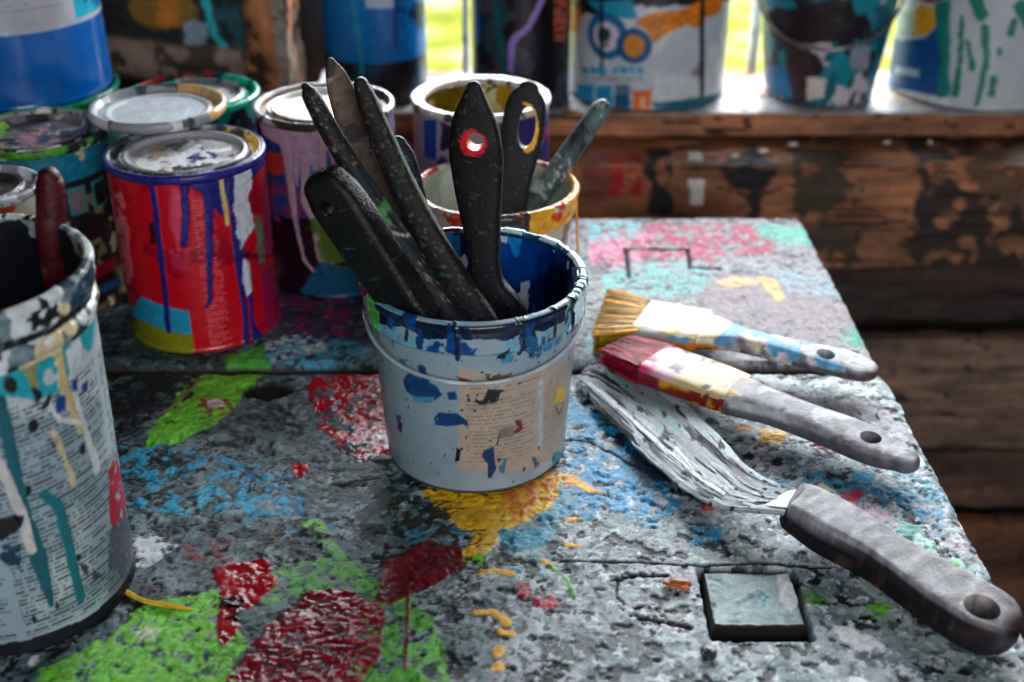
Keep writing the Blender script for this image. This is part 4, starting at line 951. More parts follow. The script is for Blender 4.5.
def dk_outer(cv, PH, Z):
    cv.C[:] = G(16, 14, 22); cv.R[:] = .25; cv.speck(G(30, 60, 70), 25, .56, 5, soft=.06); cv.speck(G(60, 56, 66), 40, .6, 15, soft=.06)
    cv.line([(492, -20), (498, 30), (505, 85)], .007, G(10, 84, 90), amp=.002)
    cv.line([(544, -5), (536, 14), (528, 28), (515, 38), (511, 45), (511, 70)], [.006, .006, .006, .008, .007, .006], G(150, 124, 196), amp=.001)
    cv.poly([(553, -20), (570, -20), (566, 40), (555, 40)], G(190, 90, 60), amp=.003, f=60, holes=.4)
tin('paint_tin', 'black tin with a lavender zigzag drip on the sill, between blue and label tins', 'paint tin', .0100, 1.350, SZ, .0555, .19, dk_outer, grey_lid, step=.0014)
def b1_outer(cv, PH, Z):
    P = cv.poly; cv.C[:] = G(184, 192, 202); cv.R[:] = .35
    cv.speck(G(120, 108, 104), 30, .60, 5, where=ss(.01, .03, cv.x), soft=.05); cv.speck(G(206, 210, 214), 24, .55, 15, soft=.08)
    P([(555, -40), (740, -40), (740, -2), (700, 2), (660, 10), (640, 6), (600, 12), (575, 14), (555, 20)], G(26, 28, 36), amp=.008, f=40, soft=.001)
    P([(566, 5), (582, 8), (580, 32), (566, 30)], G(206, 96, 50), amp=.004, f=60, soft=.001)
    P([(634, 22), (655, 12), (680, 10), (706, -2), (724, -4), (722, 12), (706, 18), (696, 28), (688, 24), (668, 32), (655, 42), (646, 30)], G(214, 120, 24), amp=.003, f=60, soft=.001, vary=.3)
    P([(588, 0), (630, -2), (640, 20), (600, 14)], G(26, 150, 180), amp=.004, f=60, soft=.001)
    c = cv.tr((606, 36)); cv.dot(c, .0275, .0260, G(16, 104, 150), raw=True, amp=.001); cv.dot(c, .0175, .0165, G(206, 196, 208), raw=True, amp=.001)
    cv.dot(c, .010, .011, G(40, 60, 66), raw=True, amp=.006, holes=.42, hf=80)
    c = cv.tr((634, 46)); cv.dot(c, .0205, .0200, G(14, 84, 130), raw=True, amp=.001); cv.dot(c, .0115, .0125, G(206, 130, 30), raw=True, amp=.001)
    cv.line([(602, -10), (602, 74)], .005, G(16, 40, 50), amp=.001, h=.0008); cv.line([(702, -5), (702, 94)], .007, G(10, 14, 20), amp=.001, h=.0008)
    for x0, x1 in ((582, 588), (590, 596), (597, 606), (613, 618), (620, 628), (630, 634), (637, 643)):
        P([(x0, 66), (x1, 67), (x1, 74), (x0, 73)], G(26, 150, 186), amp=.0006)
    for x0 in range(584, 640, 6): P([(x0, 78), (x0+4, 78), (x0+4, 80), (x0, 80)], G(110, 110, 120), amp=.0004)
    P([(577, 84), (594, 84), (594, 110), (577, 106)], G(22, 148, 190), amp=.001); P([(596, 86), (612, 86), (612, 112), (596, 111)], G(18, 138, 184), amp=.001)
    P([(615, 84), (630, 84), (630, 112), (615, 112)], G(80, 110, 134), amp=.002, holes=.35, hf=60); P([(615, 94), (630, 94), (630, 110), (615, 110)], G(14, 84, 124), amp=.002)
    P([(633, 90), (651, 90), (651, 112), (633, 113)], G(222, 106, 24), amp=.001); P([(640, 97), (646, 97), (645, 108), (640, 108)], G(236, 180, 140), amp=.001)
    P([(653, 102), (690, 98), (724, 86), (724, 98), (690, 108), (654, 113)], G(14, 96, 116), amp=.001)
    P([(555, 88), (577, 92), (577, 108), (555, 104)], G(14, 80, 110), amp=.001)
    P([(548, 110), (740, 100), (740, 130), (548, 130)], G(180, 186, 196), amp=.001)
tin('paint_tin', 'large pale tin on the sill with blue ring emblem and orange splash', 'paint tin', .1580, 1.396, SZ, .0915, .20, b1_outer, grey_lid, step=.0015)
def b2_outer(cv, PH, Z, ins, r):
    P = cv.poly; cv.C[:] = G(20, 128, 146); cv.R[:] = .3
    cv.speck(G(40, 36, 40), 26, .55, 5, soft=.03); cv.speck(G(190, 180, 186), 34, .64, 15, soft=.03); cv.speck(G(14, 90, 110), 30, .6, 25, soft=.05)
    P([(764, 12), (800, 4), (850, -4), (858, 20), (840, 40), (800, 46), (770, 36)], G(36, 28, 32), amp=.008, f=50, soft=.001)
    P([(782, 44), (812, 46), (812, 100), (796, 104), (788, 80)], G(64, 46, 46), amp=.006, f=50, soft=.001)
    P([(835, 20), (870, 10), (872, 45), (850, 60), (838, 48)], G(34, 30, 36), amp=.008, f=50, soft=.001, holes=.35, hf=60)
    P([(806, 76), (828, 78), (824, 98), (806, 100)], G(214, 196, 190), amp=.004, f=60, soft=.001)
    P([(852, 50), (872, 44), (868, 70), (852, 68)], G(130, 140, 156), amp=.004, f=60, soft=.001)
    P([(764, 66), (786, 66), (790, 94), (768, 94)], G(24, 120, 170), amp=.004, f=60, soft=.001)
def b2_in(cv, PH, Z, ins): cv.mix(np.arange(len(Z)), ins.astype(float), G(20, 60, 70), 0, .3, .3)
b2, b2tr, b2R = pail('metal_bucket', 'tapered teal and black bucket with a wire handle, on the window sill', .3600, 1.380, SZ, .0835, .0620, .170, b2_outer, b2_in, None, step=.0016, skirt=.012)
b2['category'] = 'bucket'
bail(b2, .3600, 1.380, SZ, b2R, .118, b2tr((800, 46))[1], .0020, G(150, 140, 142), half=86, mat=M_METAL)
def b3_outer(cv, PH, Z):
    P = cv.poly; cv.C[:] = G(182, 188, 194); cv.R[:] = .35; TG = G(14, 118, 96)
    P([(880, 34), (900, 40), (925, 38), (942, 20), (946, 0), (946, 96), (915, 92), (885, 84)], G(14, 76, 136), amp=.001, soft=.001)
    P([(880, -30), (946, -30), (946, -2), (930, 4), (916, -4)], G(120, 30, 60), amp=.003, holes=.3)
    P([(920, 4), (944, 10), (944, 20), (926, 34), (914, 36), (914, 10)], G(226, 160, 30), amp=.0015, soft=.001)
    P([(896, 10), (914, 10), (914, 36), (896, 38)], G(150, 170, 160), amp=.004, holes=.4)
    P([(934, 4), (950, 0), (950, 96), (936, 100), (940, 60)], G(14, 116, 110), amp=.003, f=60, soft=.001)
    for k in range(6): P([(896+k*4, 66+k*.6), (899+k*4, 66+k*.6), (899+k*4, 74+k*.6), (896+k*4, 74+k*.6)], G(190, 206, 216), amp=.0006)
    for pts, wd in (([(962, 18), (960, 60), (955, 94)], [.005, .005, .009]), ([(985, 28), (987, 60), (977, 105)], [.009, .007, .005]), ([(968, 42), (973, 68)], [.004, .007]), ([(994, 78), (992, 94)], .008), ([(972, -10), (982, 14)], .014),
                    ([(1014, 20), (1010, 34)], .008), ([(1020, 6), (1030, 24)], .014), ([(1000, 50), (1000, 53)], .005)):
        cv.line(pts, wd, TG, amp=.002, h=.0006)
    cv.poly([(880, 84), (915, 92), (950, 100), (950, 106), (915, 98), (880, 90)], G(206, 210, 214), amp=.0006)
tin('paint_tin', 'pale tin with green drips and a blue and yellow label, right end of the sill', 'paint tin', .5480, 1.398, SZ, .0965, .20, b3_outer, grey_lid, step=.0015)
# ------------------------------------------------------------------ brushes, sticks and the scraper
def hcol(V, base, seed, specks=((G(120, 120, 124), .60, 120),), rough=.5, extra=None):
    u = V[:, 0]*1.3+V[:, 1]*.7; v = V[:, 2]+V[:, 1]*.4-V[:, 0]*.2
    cv = Canvas(u, v, base, rough); n = np.arange(len(V)); q = fbm(u, v, 60, seed, 5, .6); cv.C *= (.55+.9*q)[:, None]
    for k, (c, th, f) in enumerate(specks): cv.mix(n, ss(th, th+.03, fbm(u, v, f*1.6, seed+7*k+1, 4, .6)), c, 0, None, .2)
    if extra: extra(cv, V)
    return cv.col4()
def keys(rows):    # (px, py, depth y, width, thickness) -> world rows
    return [(*at_y(a, b, y), w_, t) for a, b, y, w_, t in rows]
def make_handle(name, rows, wdir, parent, base, seed, hole=None, nexp=2.6, specks=((G(60, 56, 56), .70, 300),), rough=.5, extra=None, cap=(.5, .5), n=130, raw=False, mat=None, pname='handle'):
    K = rows if raw else keys(rows); V, F = loft_geo(K, wdir, nexp, n, 64, cap)
    if hole:
        V, F = boolean_cut(V, F, [cyl_geo(*hc[:4], ry=hc[4] if len(hc) > 4 else None, up=hc[5] if len(hc) > 5 else None) for hc in hole])
    return mesh(pname, V, F, mat or M_HANDLE, parent, hcol(V, base, seed, specks, rough, extra), sharp=38)

def bristle_fan(name, parent, p0, p1, wv, nv, w0, w1, t0, t1, col, seed, count=420, r=.0006, tipcol=None, jag=.25, droop=0):
    """hairs from the ferrule mouth p0 to the tips p1, plus a solid core so that the tuft is full"""
    rnd = random.Random(seed); Vs = []; Fs = []; Cs = []; off = 0
    p0 = np.array(p0); p1 = np.array(p1); ax = p1-p0; L = np.linalg.norm(ax)
    V, F = loft_geo([(*(p0), w0, t0), (*(p0+ax*.45), (w0+w1)/2, (t0+t1)/2), (*(p0+ax*.80), w1*.96, t1*.9)], wv, 3.2, 12, 20, (0, .1))
    Vs.append(V); Fs += F; q = fbm(V @ wv, V @ ax/L, 400, seed, 3); Cs.append(np.clip(np.asarray(col)[None]*(.45+.7*q[:, None]), 0, 1)); off = len(V)
    for k in range(count):
        a = rnd.uniform(-.5, .5); b = rnd.uniform(-.5, .5)
        if rnd.random() < .55: b = rnd.choice((-.5, .5))*rnd.uniform(.85, 1)
        e = 1-rnd.random()**2*jag; clump = .012*math.sin(a*40+seed)+.01*math.sin(b*17)
        s = p0+wv*a*w0+nv*b*t0; t = p0+ax*e+wv*(a*w1+clump*w1+rnd.gauss(0, .0012))+nv*(b*t1+rnd.gauss(0, .0007))-nv*0; m = (s+t)/2+wv*rnd.gauss(0, .0008)
        m[2] -= droop*0
        u = wv*r; v = nv*r; ring = []
        for (c, sc_) in ((s, 1), (m, .95), (t, .35)):
            ring += [c+u*sc_+v*sc_, c-u*sc_+v*sc_, c-u*sc_-v*sc_, c+u*sc_-v*sc_]
        Vs.append(np.array(ring)); sh = rnd.uniform(.55, 1.35); c = np.asarray(col)*sh
        if tipcol is not None and rnd.random() < .4: c = np.asarray(tipcol)*sh
        Cs.append(np.tile(np.clip(c, 0, 1), (12, 1)))
        for q in (0, 4):
            for z in range(4): Fs.append([off+q+z, off+q+(z+1) % 4, off+q+4+(z+1) % 4, off+q+4+z])
        Fs.append([off+8, off+9, off+10, off+11]); off += 12
    V = np.concatenate(Vs); Cc = np.concatenate([lin(np.concatenate(Cs)), np.full((len(V), 1), .45)], 1)
    V[:, 2] = np.maximum(V[:, 2], TZ+.0008)
    o = mesh(name, V, Fs, M_BRISTLE, parent, Cc, smooth=False); return o

def unit(v): v = np.array(v, float); return v/np.linalg.norm(v)
DK = G(15, 13, 14)
ZP = TZ+.0055                                        # inside bottom of the pail
def in_pail_brush(label, rows, wdir, seed, hole=None, base=DK, group=None, ferr=True, name='paint_brush', extra=None, specks=((G(60, 56, 56), .70, 300),), foot=None, nexp=2.6, rough=.5, fw=.038, cap=(.55, .3)):
    K = keys(rows); bot = np.array(K[-1][:3]); ft = np.array(foot)
    t = thing(name, label, 'paint brush' if ferr else 'stick', tuple(ft))
    make_handle('handle', K, wdir, t, base, seed, hole, nexp, specks, rough, extra, cap, raw=True)
    if ferr:
        ax = unit(ft-bot); L = np.linalg.norm(ft-bot); wv = unit(np.array(wdir)-ax*np.dot(wdir, ax)); nv = np.cross(ax, wv)
        a = bot+ax*L*.06; b = bot+ax*L*.42
        V, F = loft_geo([(*a, fw*.92, .013), (*((a+b)/2), fw, .014), (*b, fw, .014)], wv, 5, 10, 32, (.05, .02)); mesh('ferrule', V, F, M_METAL, t, hcol(V, G(110, 110, 112), seed+50))
        bristle_fan('bristles', t, b, ft, wv, nv, fw*.96, fw*.9, .012, .008, G(60, 50, 60), seed, 120, .0007)
    return t

# 1 centre: broad leaf-shaped handle with the red hole
c_h = at_y(474, 141, .678); ax1 = unit(at_y(497, 318, .672)-at_y(475, 85, .680)); w1 = unit((1, -.12, 0)); n1 = unit(np.cross(ax1, w1))
def red_ring(cv, V):
    d = V-c_h; a = d @ w1; b = d @ np.cross(n1, w1); r = np.hypot(a, b); deep = d @ n1
    n = np.arange(len(V)); m = (r < .0079+.0003*np.sin(5*np.arctan2(b, a)))*1.0
    cv.mix(n, m, G(206, 24, 34), 0, .2, .05)
in_pail_brush('brush standing in the centre pail, broad pointed black handle with a red-ringed hole', [(474, 86, .680, .0085, .006), (474, 100, .680, .0160, .009), (474, 120, .680, .0262, .011), (475, 143, .679, .0318, .013), (477, 165, .679, .0318, .013), (479, 195, .678, .0282, .014), (482, 228, .676, .0230, .014), (484, 260, .674, .0196, .014), (488, 284, .673, .0215, .015), (495, 305, .672, .0330, .016), (500, 325, .671, .0420, .016)],
              (1, -.12, 0), 3, hole=[(c_h+w1*.0012+np.array([0, 0, .0010]), n1, .0054, .06)], foot=(PX+.010, PY+.010, ZP+.002), extra=red_ring, fw=.043, cap=(.35, .2), nexp=3)
# 2 thin round stick at the left front
def green_band(cv, V):
    c = at_y(388, 212, .655); d = np.linalg.norm(V-c, axis=1); n = np.arange(len(V)); cv.mix(n, (d < .009)*ss(.45, .5, fbm(V[:, 0], V[:, 2], 160, 3, 3)), G(60, 120, 60), 0, .4, .2)
    e = (V[:, 2]-at_y(392, 232, .648)[2]); cv.mix(n, (np.abs(e+.35*(V[:, 0]-at_y(392, 232, .648)[0])) < .0006)*1.0, G(170, 166, 160), 0, .4, .1)
in_pail_brush('thin round dark stick with a pointed tip leaning over the pail rim to the left', [(306, 87, .672, .0050, .0050), (312, 98, .671, .0105, .0105), (335, 140, .666, .0125, .0125), (370, 195, .660, .0135, .0135), (405, 248, .652, .0150, .0150), (452, 318, .643, .0165, .0165), (470, 346, .640, .0165, .0165)],
              (1, 0, .3), 13, base=G(26, 24, 24), ferr=False, name='round_stick', foot=tuple(at_y(500, 400, .650)), extra=green_band, nexp=2.0, specks=((G(110, 106, 100), .66, 260), (G(20, 36, 40), .62, 60), (G(70, 40, 36), .72, 100)))
# 3 brown flat stick behind
in_pail_brush('wide brown wooden paint stirrer standing second from the left, behind the thin sticks', [(331, 63, .722, .0060, .005), (336, 76, .721, .0130, .006), (346, 105, .720, .0185, .007), (362, 145, .717, .0200, .008), (385, 195, .712, .0190, .008), (408, 245, .706, .0175, .008), (432, 296, .700, .0170, .008), (455, 345, .694, .017, .008)],
              (1, .35, .2), 23, base=G(92, 74, 62), ferr=False, name='stirring_stick', foot=tuple(at_y(472, 400, .700)), specks=((G(130, 112, 98), .66, 90), (G(50, 42, 40), .62, 40)), nexp=3)
# 4 dark stick leaning, passes in front of 3
in_pail_brush('long dark brush handle rising beside the brown stirrer, tip rounded', [(361, 84, .690, .0085, .0085), (366, 98, .689, .0120, .0110), (385, 145, .683, .0150, .0130), (405, 190, .676, .0165, .0140), (432, 240, .667, .0170, .0150), (462, 290, .657, .0185, .0155), (484, 326, .650, .0200, .0150)],
              (1, .0, .3), 33, base=G(22, 20, 20), foot=(PX+.034, PY-.020, ZP+.002), fw=.024, specks=((G(84, 80, 76), .67, 260), (G(50, 40, 26), .68, 60), (G(40, 80, 50), .74, 90)), cap=(.5, .2))
# 5 wide black handle at the far left, seen from its side
a5 = at_y(322, 205, .645); nA = unit((-.55, -.80, .25))
in_pail_brush('thick glossy black brush handle with a hanging hole, leaning out furthest left', [(327, 186, .645, .030, .017), (335, 197, .644, .034, .0185), (352, 222, .641, .035, .020), (374, 255, .640, .034, .020), (396, 288, .638, .032, .020), (418, 320, .636, .030, .019)],
              (.80, -.45, .25), 43, base=G(16, 15, 16), rough=.28, foot=(PX-.028, PY-.020, ZP+.002), fw=.034, hole=[(at_y(336, 202, .6438), unit(np.cross(unit(at_y(418, 320, .630)-at_y(327, 186, .645)), (.80, -.45, .25))), .0048, .06)], specks=((G(70, 72, 76), .74, 160),), cap=(.35, .2), nexp=4)
# 6 small dark blue-grey handle behind
in_pail_brush('short slate-blue brush handle with a blue smeared hole, behind the dark sticks', [(398, 146, .716, .012, .007), (403, 160, .715, .0165, .009), (410, 190, .713, .0185, .010), (417, 220, .711, .0175, .010), (424, 255, .708, .0170, .010), (430, 300, .704, .018, .010)],
              (1, .25, 0), 53, base=G(16, 26, 32), foot=(PX-.022, PY+.034, ZP+.002), fw=.026, hole=[(at_y(402, 190, .713), unit((-.25, 1, .1)), .0030, .06, .0075, (.15, 0, 1))], specks=((G(70, 90, 96), .62, 120),),
              extra=lambda cv, V: cv.mix(np.arange(len(V)), (np.linalg.norm((V-at_y(402, 192, .713))*[1, .4, .5], axis=1) < .0052)*1.0, G(30, 120, 160), 0, .25, .2))
# in the cream pail behind: handle with a long yellow-edged slot, and the slanting stick
c7 = at_y(527, 127, .862); w7 = unit((1, -.1, 0)); ax7 = unit(at_y(510, 215, .850)-at_y(527, 85, .866)); n7 = unit(np.cross(ax7, w7))
def yel_ring(cv, V):
    d = V-c7; a = d @ w7; b = d @ ax7; r = np.hypot(a/.0080, b/.0165); cv.mix(np.arange(len(V)), ((r < 1.12) & (a > -.001) & (np.abs(d @ n7) > -.1))*1.0, G(232, 170, 20), 0, .25, .1)
ZB = TZ+.0100
t7 = in_pail_brush('dark brush handle with a long yellow-edged slot, standing in the cream pail', [(529, 88, .867, .0150, .007), (527, 98, .866, .0270, .009), (524, 120, .864, .0320, .011), (519, 150, .860, .0310, .012), (513, 180, .856, .0280, .012), (508, 215, .852, .0270, .012), (505, 245, .848, .028, .012)],
              (1, -.1, 0), 63, base=G(24, 22, 24), foot=(-.022, .846, ZB+.002), fw=.036, hole=[(c7, n7, .0068, .06, .0155, ax7)], extra=yel_ring, cap=(.35, .2), nexp=3)
in_pail_brush('slanting round grey stick in the cream pail, its rounded tip pointing right', [(600, 110, .905, .0150, .0150), (585, 131, .899, .0165, .0165), (565, 160, .890, .0175, .0175), (545, 188, .881, .0180, .0180), (528, 212, .874, .0180, .0180)],
              (1, 0, .3), 73, base=G(76, 90, 92), ferr=False, name='round_stick', foot=tuple(at_y(500, 245, .862)), nexp=2, specks=((G(160, 166, 164), .62, 70), (G(36, 46, 50), .58, 40)), cap=(.6, .3))
# stick in the large left pail
ls = thing('paint_brush', 'dark red round brush handle poking out of the large left pail', 'paint brush', (-.255, .572, TZ+.008))
K = [(*at_y(49, 177, .590), .0115, .0115), (*at_y(50, 186, .590), .0145, .0145), (*at_y(51, 215, .588), .0150, .0150), (*at_y(52, 245, .585), .0150, .0150), (-.250, .582, TZ+.09, .014, .014)]
make_handle('handle', K, (1, 0, 0), ls, G(74, 16, 24), 83, None, 2.0, ((G(36, 10, 16), .6, 50), (G(110, 80, 84), .74, 120)), .35, None, (.45, .2), raw=True)
V, F = loft_geo([(-.2505, .582, TZ+.088, .020, .014), (-.252, .578, TZ+.060, .026, .014), (-.253, .576, TZ+.048, .026, .014)], (1, 0, 0), 4, 8, 28, (.1, .1)); mesh('ferrule', V, F, M_METAL, ls, hcol(V, G(100, 100, 100), 5))
bristle_fan('bristles', ls, (-.253, .576, TZ+.050), (-.255, .572, TZ+.012), unit((1, 0, 0)), unit((0, 1, 0)), .024, .022, .012, .008, G(50, 40, 50), 7, 80, .0007)

# ---------------- brushes lying on the table
def lying_brush(label, tip, f0, f1, rows, wB, wF, tF, seed, bcol, tipc, ferr_paint, hbase, hpaint, hole, hspecks, bt=(.016, .018), count=2200):
    """tip, f0, f1: world points of the bristle tips, ferrule mouth and ferrule heel"""
    tip, f0, f1 = map(np.array, (tip, f0, f1)); ax = unit(f1-f0)
    up = np.array((0, 0, 1.)); wv = unit(np.cross(up, ax)); nv = unit(np.cross(ax, wv))
    t = thing('paint_brush', label, 'paint brush', (f0[0], f0[1], TZ))
    V, F = loft_geo([(*f0, wF, tF), (*(f0+(f1-f0)*.5), wF*1.0, tF*1.04), (*(f0+(f1-f0)*.85), wF*.97, tF), (*f1, wF*.92, tF*.95)], wv, 5, 40, 48, (.02, .08))
    u = V @ ax; v = V @ wv; cv = Canvas(u-(f0 @ ax), v-(f0 @ wv), (.5, .5, .5)); z = (V-f0) @ nv; ferr_paint(cv, z, np.linalg.norm(f1-f0))
    mesh('ferrule', V+nv[None]*(cv.H*np.sign(z))[:, None], F, M_PLAST, t, cv.col4())
    bw = unit(np.cross(up, unit(f0-tip)))*np.sign(np.dot(np.cross(up, unit(f0-tip)), wv)); bn = unit(np.cross(unit(f0-tip), bw))
    o = bristle_fan('bristles', t, f0+ax*.002, tip, bw, bn if bn[2] > 0 else -bn, wF*.96, wB, tF*.92, bt[0], bcol, seed, count, .00042, tipc, .22)
    V, F = loft_geo(rows, wv, 3.2, 90, 40, (.1, .55))
    if hole: V, F = boolean_cut(V, F, [hole])
    u = V @ ax; v = V @ wv; cv = Canvas(u-(f0 @ ax), v-(f0 @ wv), hbase, .42); n = np.arange(len(V)); q = fbm(cv.x, cv.y, 80, seed, 5, .6); cv.C *= (.75+.5*q)[:, None]
    for k, (c, th, f) in enumerate(hspecks): cv.mix(n, ss(th, th+.04, fbm(cv.x+V[:, 2]*.7, cv.y, f, seed+7*k+1, 4, .6)), c, 0, None, .2)
    hpaint(cv, V); h = mesh('handle', V, F, M_HANDLE, t, cv.col4(), sharp=38)
    return t
def W(px, py, h): return at_z(px, py, h)
# yellow brush (lies on the raised far plank)
def yfer(cv, z, L):
    n = np.arange(len(z)); cv.C[:] = G(168, 170, 168); cv.R[:] = .5
    cv.mix(n, (z < .003)*1.0, G(206, 130, 20), 0, .35, .3)
    cv.mix(n, (z > .003)*ss(.52, .56, fbm(cv.x, cv.y, 60, 4, 4)), G(226, 180, 60), .0004, .35, .2)
    cv.mix(n, (z > .003)*(cv.x > L*.6)*ss(.5, .54, fbm(cv.x, cv.y, 60, 24, 4)), G(96, 170, 206), .0004, .35, .2)
    cv.mix(n, ss(.6, .63, fbm(cv.x, cv.y, 110, 34, 4)), G(206, 202, 188), .0005, .5, .1)
def yhan(cv, V):
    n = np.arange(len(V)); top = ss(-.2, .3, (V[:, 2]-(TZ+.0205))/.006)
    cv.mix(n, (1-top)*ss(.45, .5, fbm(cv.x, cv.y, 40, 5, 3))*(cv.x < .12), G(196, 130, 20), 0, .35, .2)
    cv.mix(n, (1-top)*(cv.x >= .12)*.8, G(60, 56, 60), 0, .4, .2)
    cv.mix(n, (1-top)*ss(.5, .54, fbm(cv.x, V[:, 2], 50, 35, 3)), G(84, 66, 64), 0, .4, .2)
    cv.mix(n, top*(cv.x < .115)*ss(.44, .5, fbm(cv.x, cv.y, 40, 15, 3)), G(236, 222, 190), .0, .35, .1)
    cv.mix(n, top*(cv.x > .02)*ss(.56, .6, fbm(cv.x, cv.y, 60, 25, 3)), G(90, 160, 204), .0, .35, .2)
Wt = lambda a, b, h, t: at_z(a, b, h)-np.array([0, 0, t/2])
yt, y0_, y1_ = Wt(600, 312, .021, .014), Wt(642, 313, .024, .014), Wt(703, 323, .026, .014)
yr = [(*Wt(a, b, h, t), w_, t) for a, b, h, w_, t in ((700, 323, .0260, .050, .014), (716, 326, .0275, .038, .014), (735, 330, .029, .026, .014), (760, 336, .029, .022, .014), (790, 343, .028, .024, .014), (818, 350, .0265, .028, .013), (842, 356, .0245, .031, .012), (857, 361, .0235, .029, .011))]
yh = W(826, 353, .0265)
lying_brush('brush with yellow bristles and a white-smeared ferrule, the further of the two lying brushes', yt, y0_, y1_, yr, .076, .056, .014, 101, G(206, 150, 12), G(120, 84, 8), yfer, G(178, 176, 180), yhan, cyl_geo(yh, (0, 0, 1), .0068, .05), ((G(206, 204, 208), .56, 60), (G(120, 116, 122), .6, 80)))
# red brush
def rfer(cv, z, L):
    n = np.arange(len(z)); cv.C[:] = G(200, 176, 126); cv.R[:] = .5; t = fbm(cv.x, cv.y, 60, 4, 4)
    cv.mix(n, 1-ss(L*.40, L*.50, cv.x+.010*(t-.5)), G(200, 164, 176), 0, .5, .15)
    cv.mix(n, 1-ss(.004, .016, cv.x+.012*(t-.5)), G(196, 40, 84), .0003, .35, .2)
    cv.mix(n, (z < .0045)*1.0, G(206, 150, 20), 0, .3, .2)
    cv.mix(n, (z < .0045)*ss(.48, .52, fbm(cv.x, cv.y+z, 70, 24, 4)), G(120, 20, 20), 0, .3, .2)
    cv.mix(n, (z < .0045)*(cv.x < .02), G(120, 20, 40), 0, .3, .2); cv.mix(n, (z < -.001)*(cv.x > .03)*ss(.42, .5, fbm(cv.x, z, 70, 28, 4)), G(60, 80, 66), 0, .3, .2)
    cv.mix(n, (z > .004)*ss(.66, .68, fbm(cv.x, cv.y, 170, 34, 4)), G(60, 44, 40), -.0003, .6, .1)
def rhan(cv, V):
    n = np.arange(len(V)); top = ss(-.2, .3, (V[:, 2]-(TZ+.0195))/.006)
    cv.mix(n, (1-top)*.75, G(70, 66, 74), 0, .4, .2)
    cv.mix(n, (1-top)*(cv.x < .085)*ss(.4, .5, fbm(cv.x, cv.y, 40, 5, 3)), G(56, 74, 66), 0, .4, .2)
    cv.mix(n, (cv.x < .075)*ss(.60, .63, fbm(cv.x, cv.y, 90, 15, 3)), G(200, 150, 30), .0, .35, .2)
rt, r0_, r1_ = Wt(615, 342, .021, .009), Wt(655, 354, .027, .016), Wt(738, 383, .029, .017)
rr_ = [(*Wt(a, b, h, t), w_, t) for a, b, h, w_, t in ((736, 383, .0285, .040, .019), (754, 390, .028, .034, .018), (776, 398, .027, .029, .017), (806, 409, .026, .028, .017), (840, 422, .0245, .032, .016), (868, 434, .0235, .034, .015), (890, 444, .0225, .030, .014), (904, 452, .0215, .020, .012))]
rh = W(871, 435.5, .0245)
lying_brush('brush with crimson bristles and a cream and yellow ferrule, lying between yellow brush and scraper', rt, r0_, r1_, rr_, .032, .044, .016, 111, G(168, 20, 56), G(110, 10, 36), rfer, G(150, 146, 154), rhan, cyl_geo(rh, (0, 0, 1), .0070, .06), ((G(186, 184, 190), .56, 60), (G(110, 108, 116), .6, 80)), bt=(.009, .02))

# ---------------- the scraper
sc_t = thing('paint_scraper', 'broad paint scraper with a grey paint-crusted blade and a black handle, right front', 'paint scraper', (*at_z(700, 470)[:2], TZ))
outline = [W(577, 386, .004), W(585, 372, .004), W(600, 357, .004), W(634, 382, .006), W(668, 409, .009), W(703, 441, .012), W(728, 464, .014), W(748, 478, .016), W(776, 484, .018), W(800, 487, .020), W(806, 493, .020), W(780, 511, .020), W(752, 513, .018), W(712, 507, .0135), W(690, 492, .012), W(655, 467, .009), W(620, 438, .006), W(593, 412, .004)]
# gridded blade: interpolate between its two long edges
topE = smooth_path([W(586, 366, .0045), W(602, 358, .005), W(626, 363, .006), W(650, 376, .008), W(681, 400, .0105), W(709, 426, .0130), W(732, 450, .0155), W(752, 470, .0175), W(776, 484, .0195), W(802, 494, .0215)], 170)
botE = smooth_path([W(577, 384, .0045), W(587, 396, .005), W(612, 421, .007), W(632, 443, .0085), W(655, 465, .0100), W(682, 487, .012), W(706, 501, .014), W(722, 508, .0155), W(745, 511, .0175), W(784, 514, .0215)], 170)
m = 110; s = np.linspace(0, 1, m); P3 = topE[:, None]*(1-s)[None, :, None]+botE[:, None]*s[None, :, None]
U = np.repeat(np.linspace(0, 1, 170), m)*.20; Vv = np.tile(s, 170)*.055
bc = Canvas(U, Vv, G(152, 162, 170), .42); n = np.arange(len(U))
q = fbm(U*.12, Vv, 260, 5, 5, .62); bc.C *= (.72+.56*q)[:, None]; bc.H += (q-.5)*.0009+(fbm(U, Vv, 150, 9, 4)-.5)*.0007
bc.mix(n, ss(.54, .60, fbm(U*.15, Vv, 120, 15, 4)), G(176, 188, 196), .0006, .35, .1)
bc.mix(n, ss(.655, .67, fbm(U*.10, Vv, 190, 25, 4))*(1-ss(.13, .17, U)), G(24, 26, 32), -.0008, .5, .1)
bc.mix(n, ss(.64, .70, fbm(U*.4, Vv, 70, 35, 4))*.5, G(166, 130, 156), 0, .4, .1)
bc.mix(n, ss(.72, .78, fbm(U*.3, Vv, 90, 45, 4))*.8, G(120, 176, 160), 0, .4, .1)
bc.mix(n, ss(.67, .69, fbm(U, Vv, 160, 55, 4)), G(24, 26, 32), -.0006, .5, .1)
bc.mix(n, (Vv > .050-.004*fbm(U, Vv, 60, 8, 3))*(U < .14)*ss(.46, .5, fbm(U*.3, Vv, 160, 65, 3)), G(30, 30, 38), 0, .5, .1)
bc.mix(n, (Vv > .040)*(Vv < .044)*(U < .15)*(U > .02), G(214, 222, 228), .0008, .3, .1)
bc.poly([(.098, .034), (.112, .038), (.108, .044), (.096, .040)], G(232, 236, 240), raw=True, amp=.002)
T3 = P3.reshape(-1, 3).copy(); edge = np.minimum(np.tile(s, 170), 1-np.tile(s, 170)); ex = (1-ss(0, .05, edge))
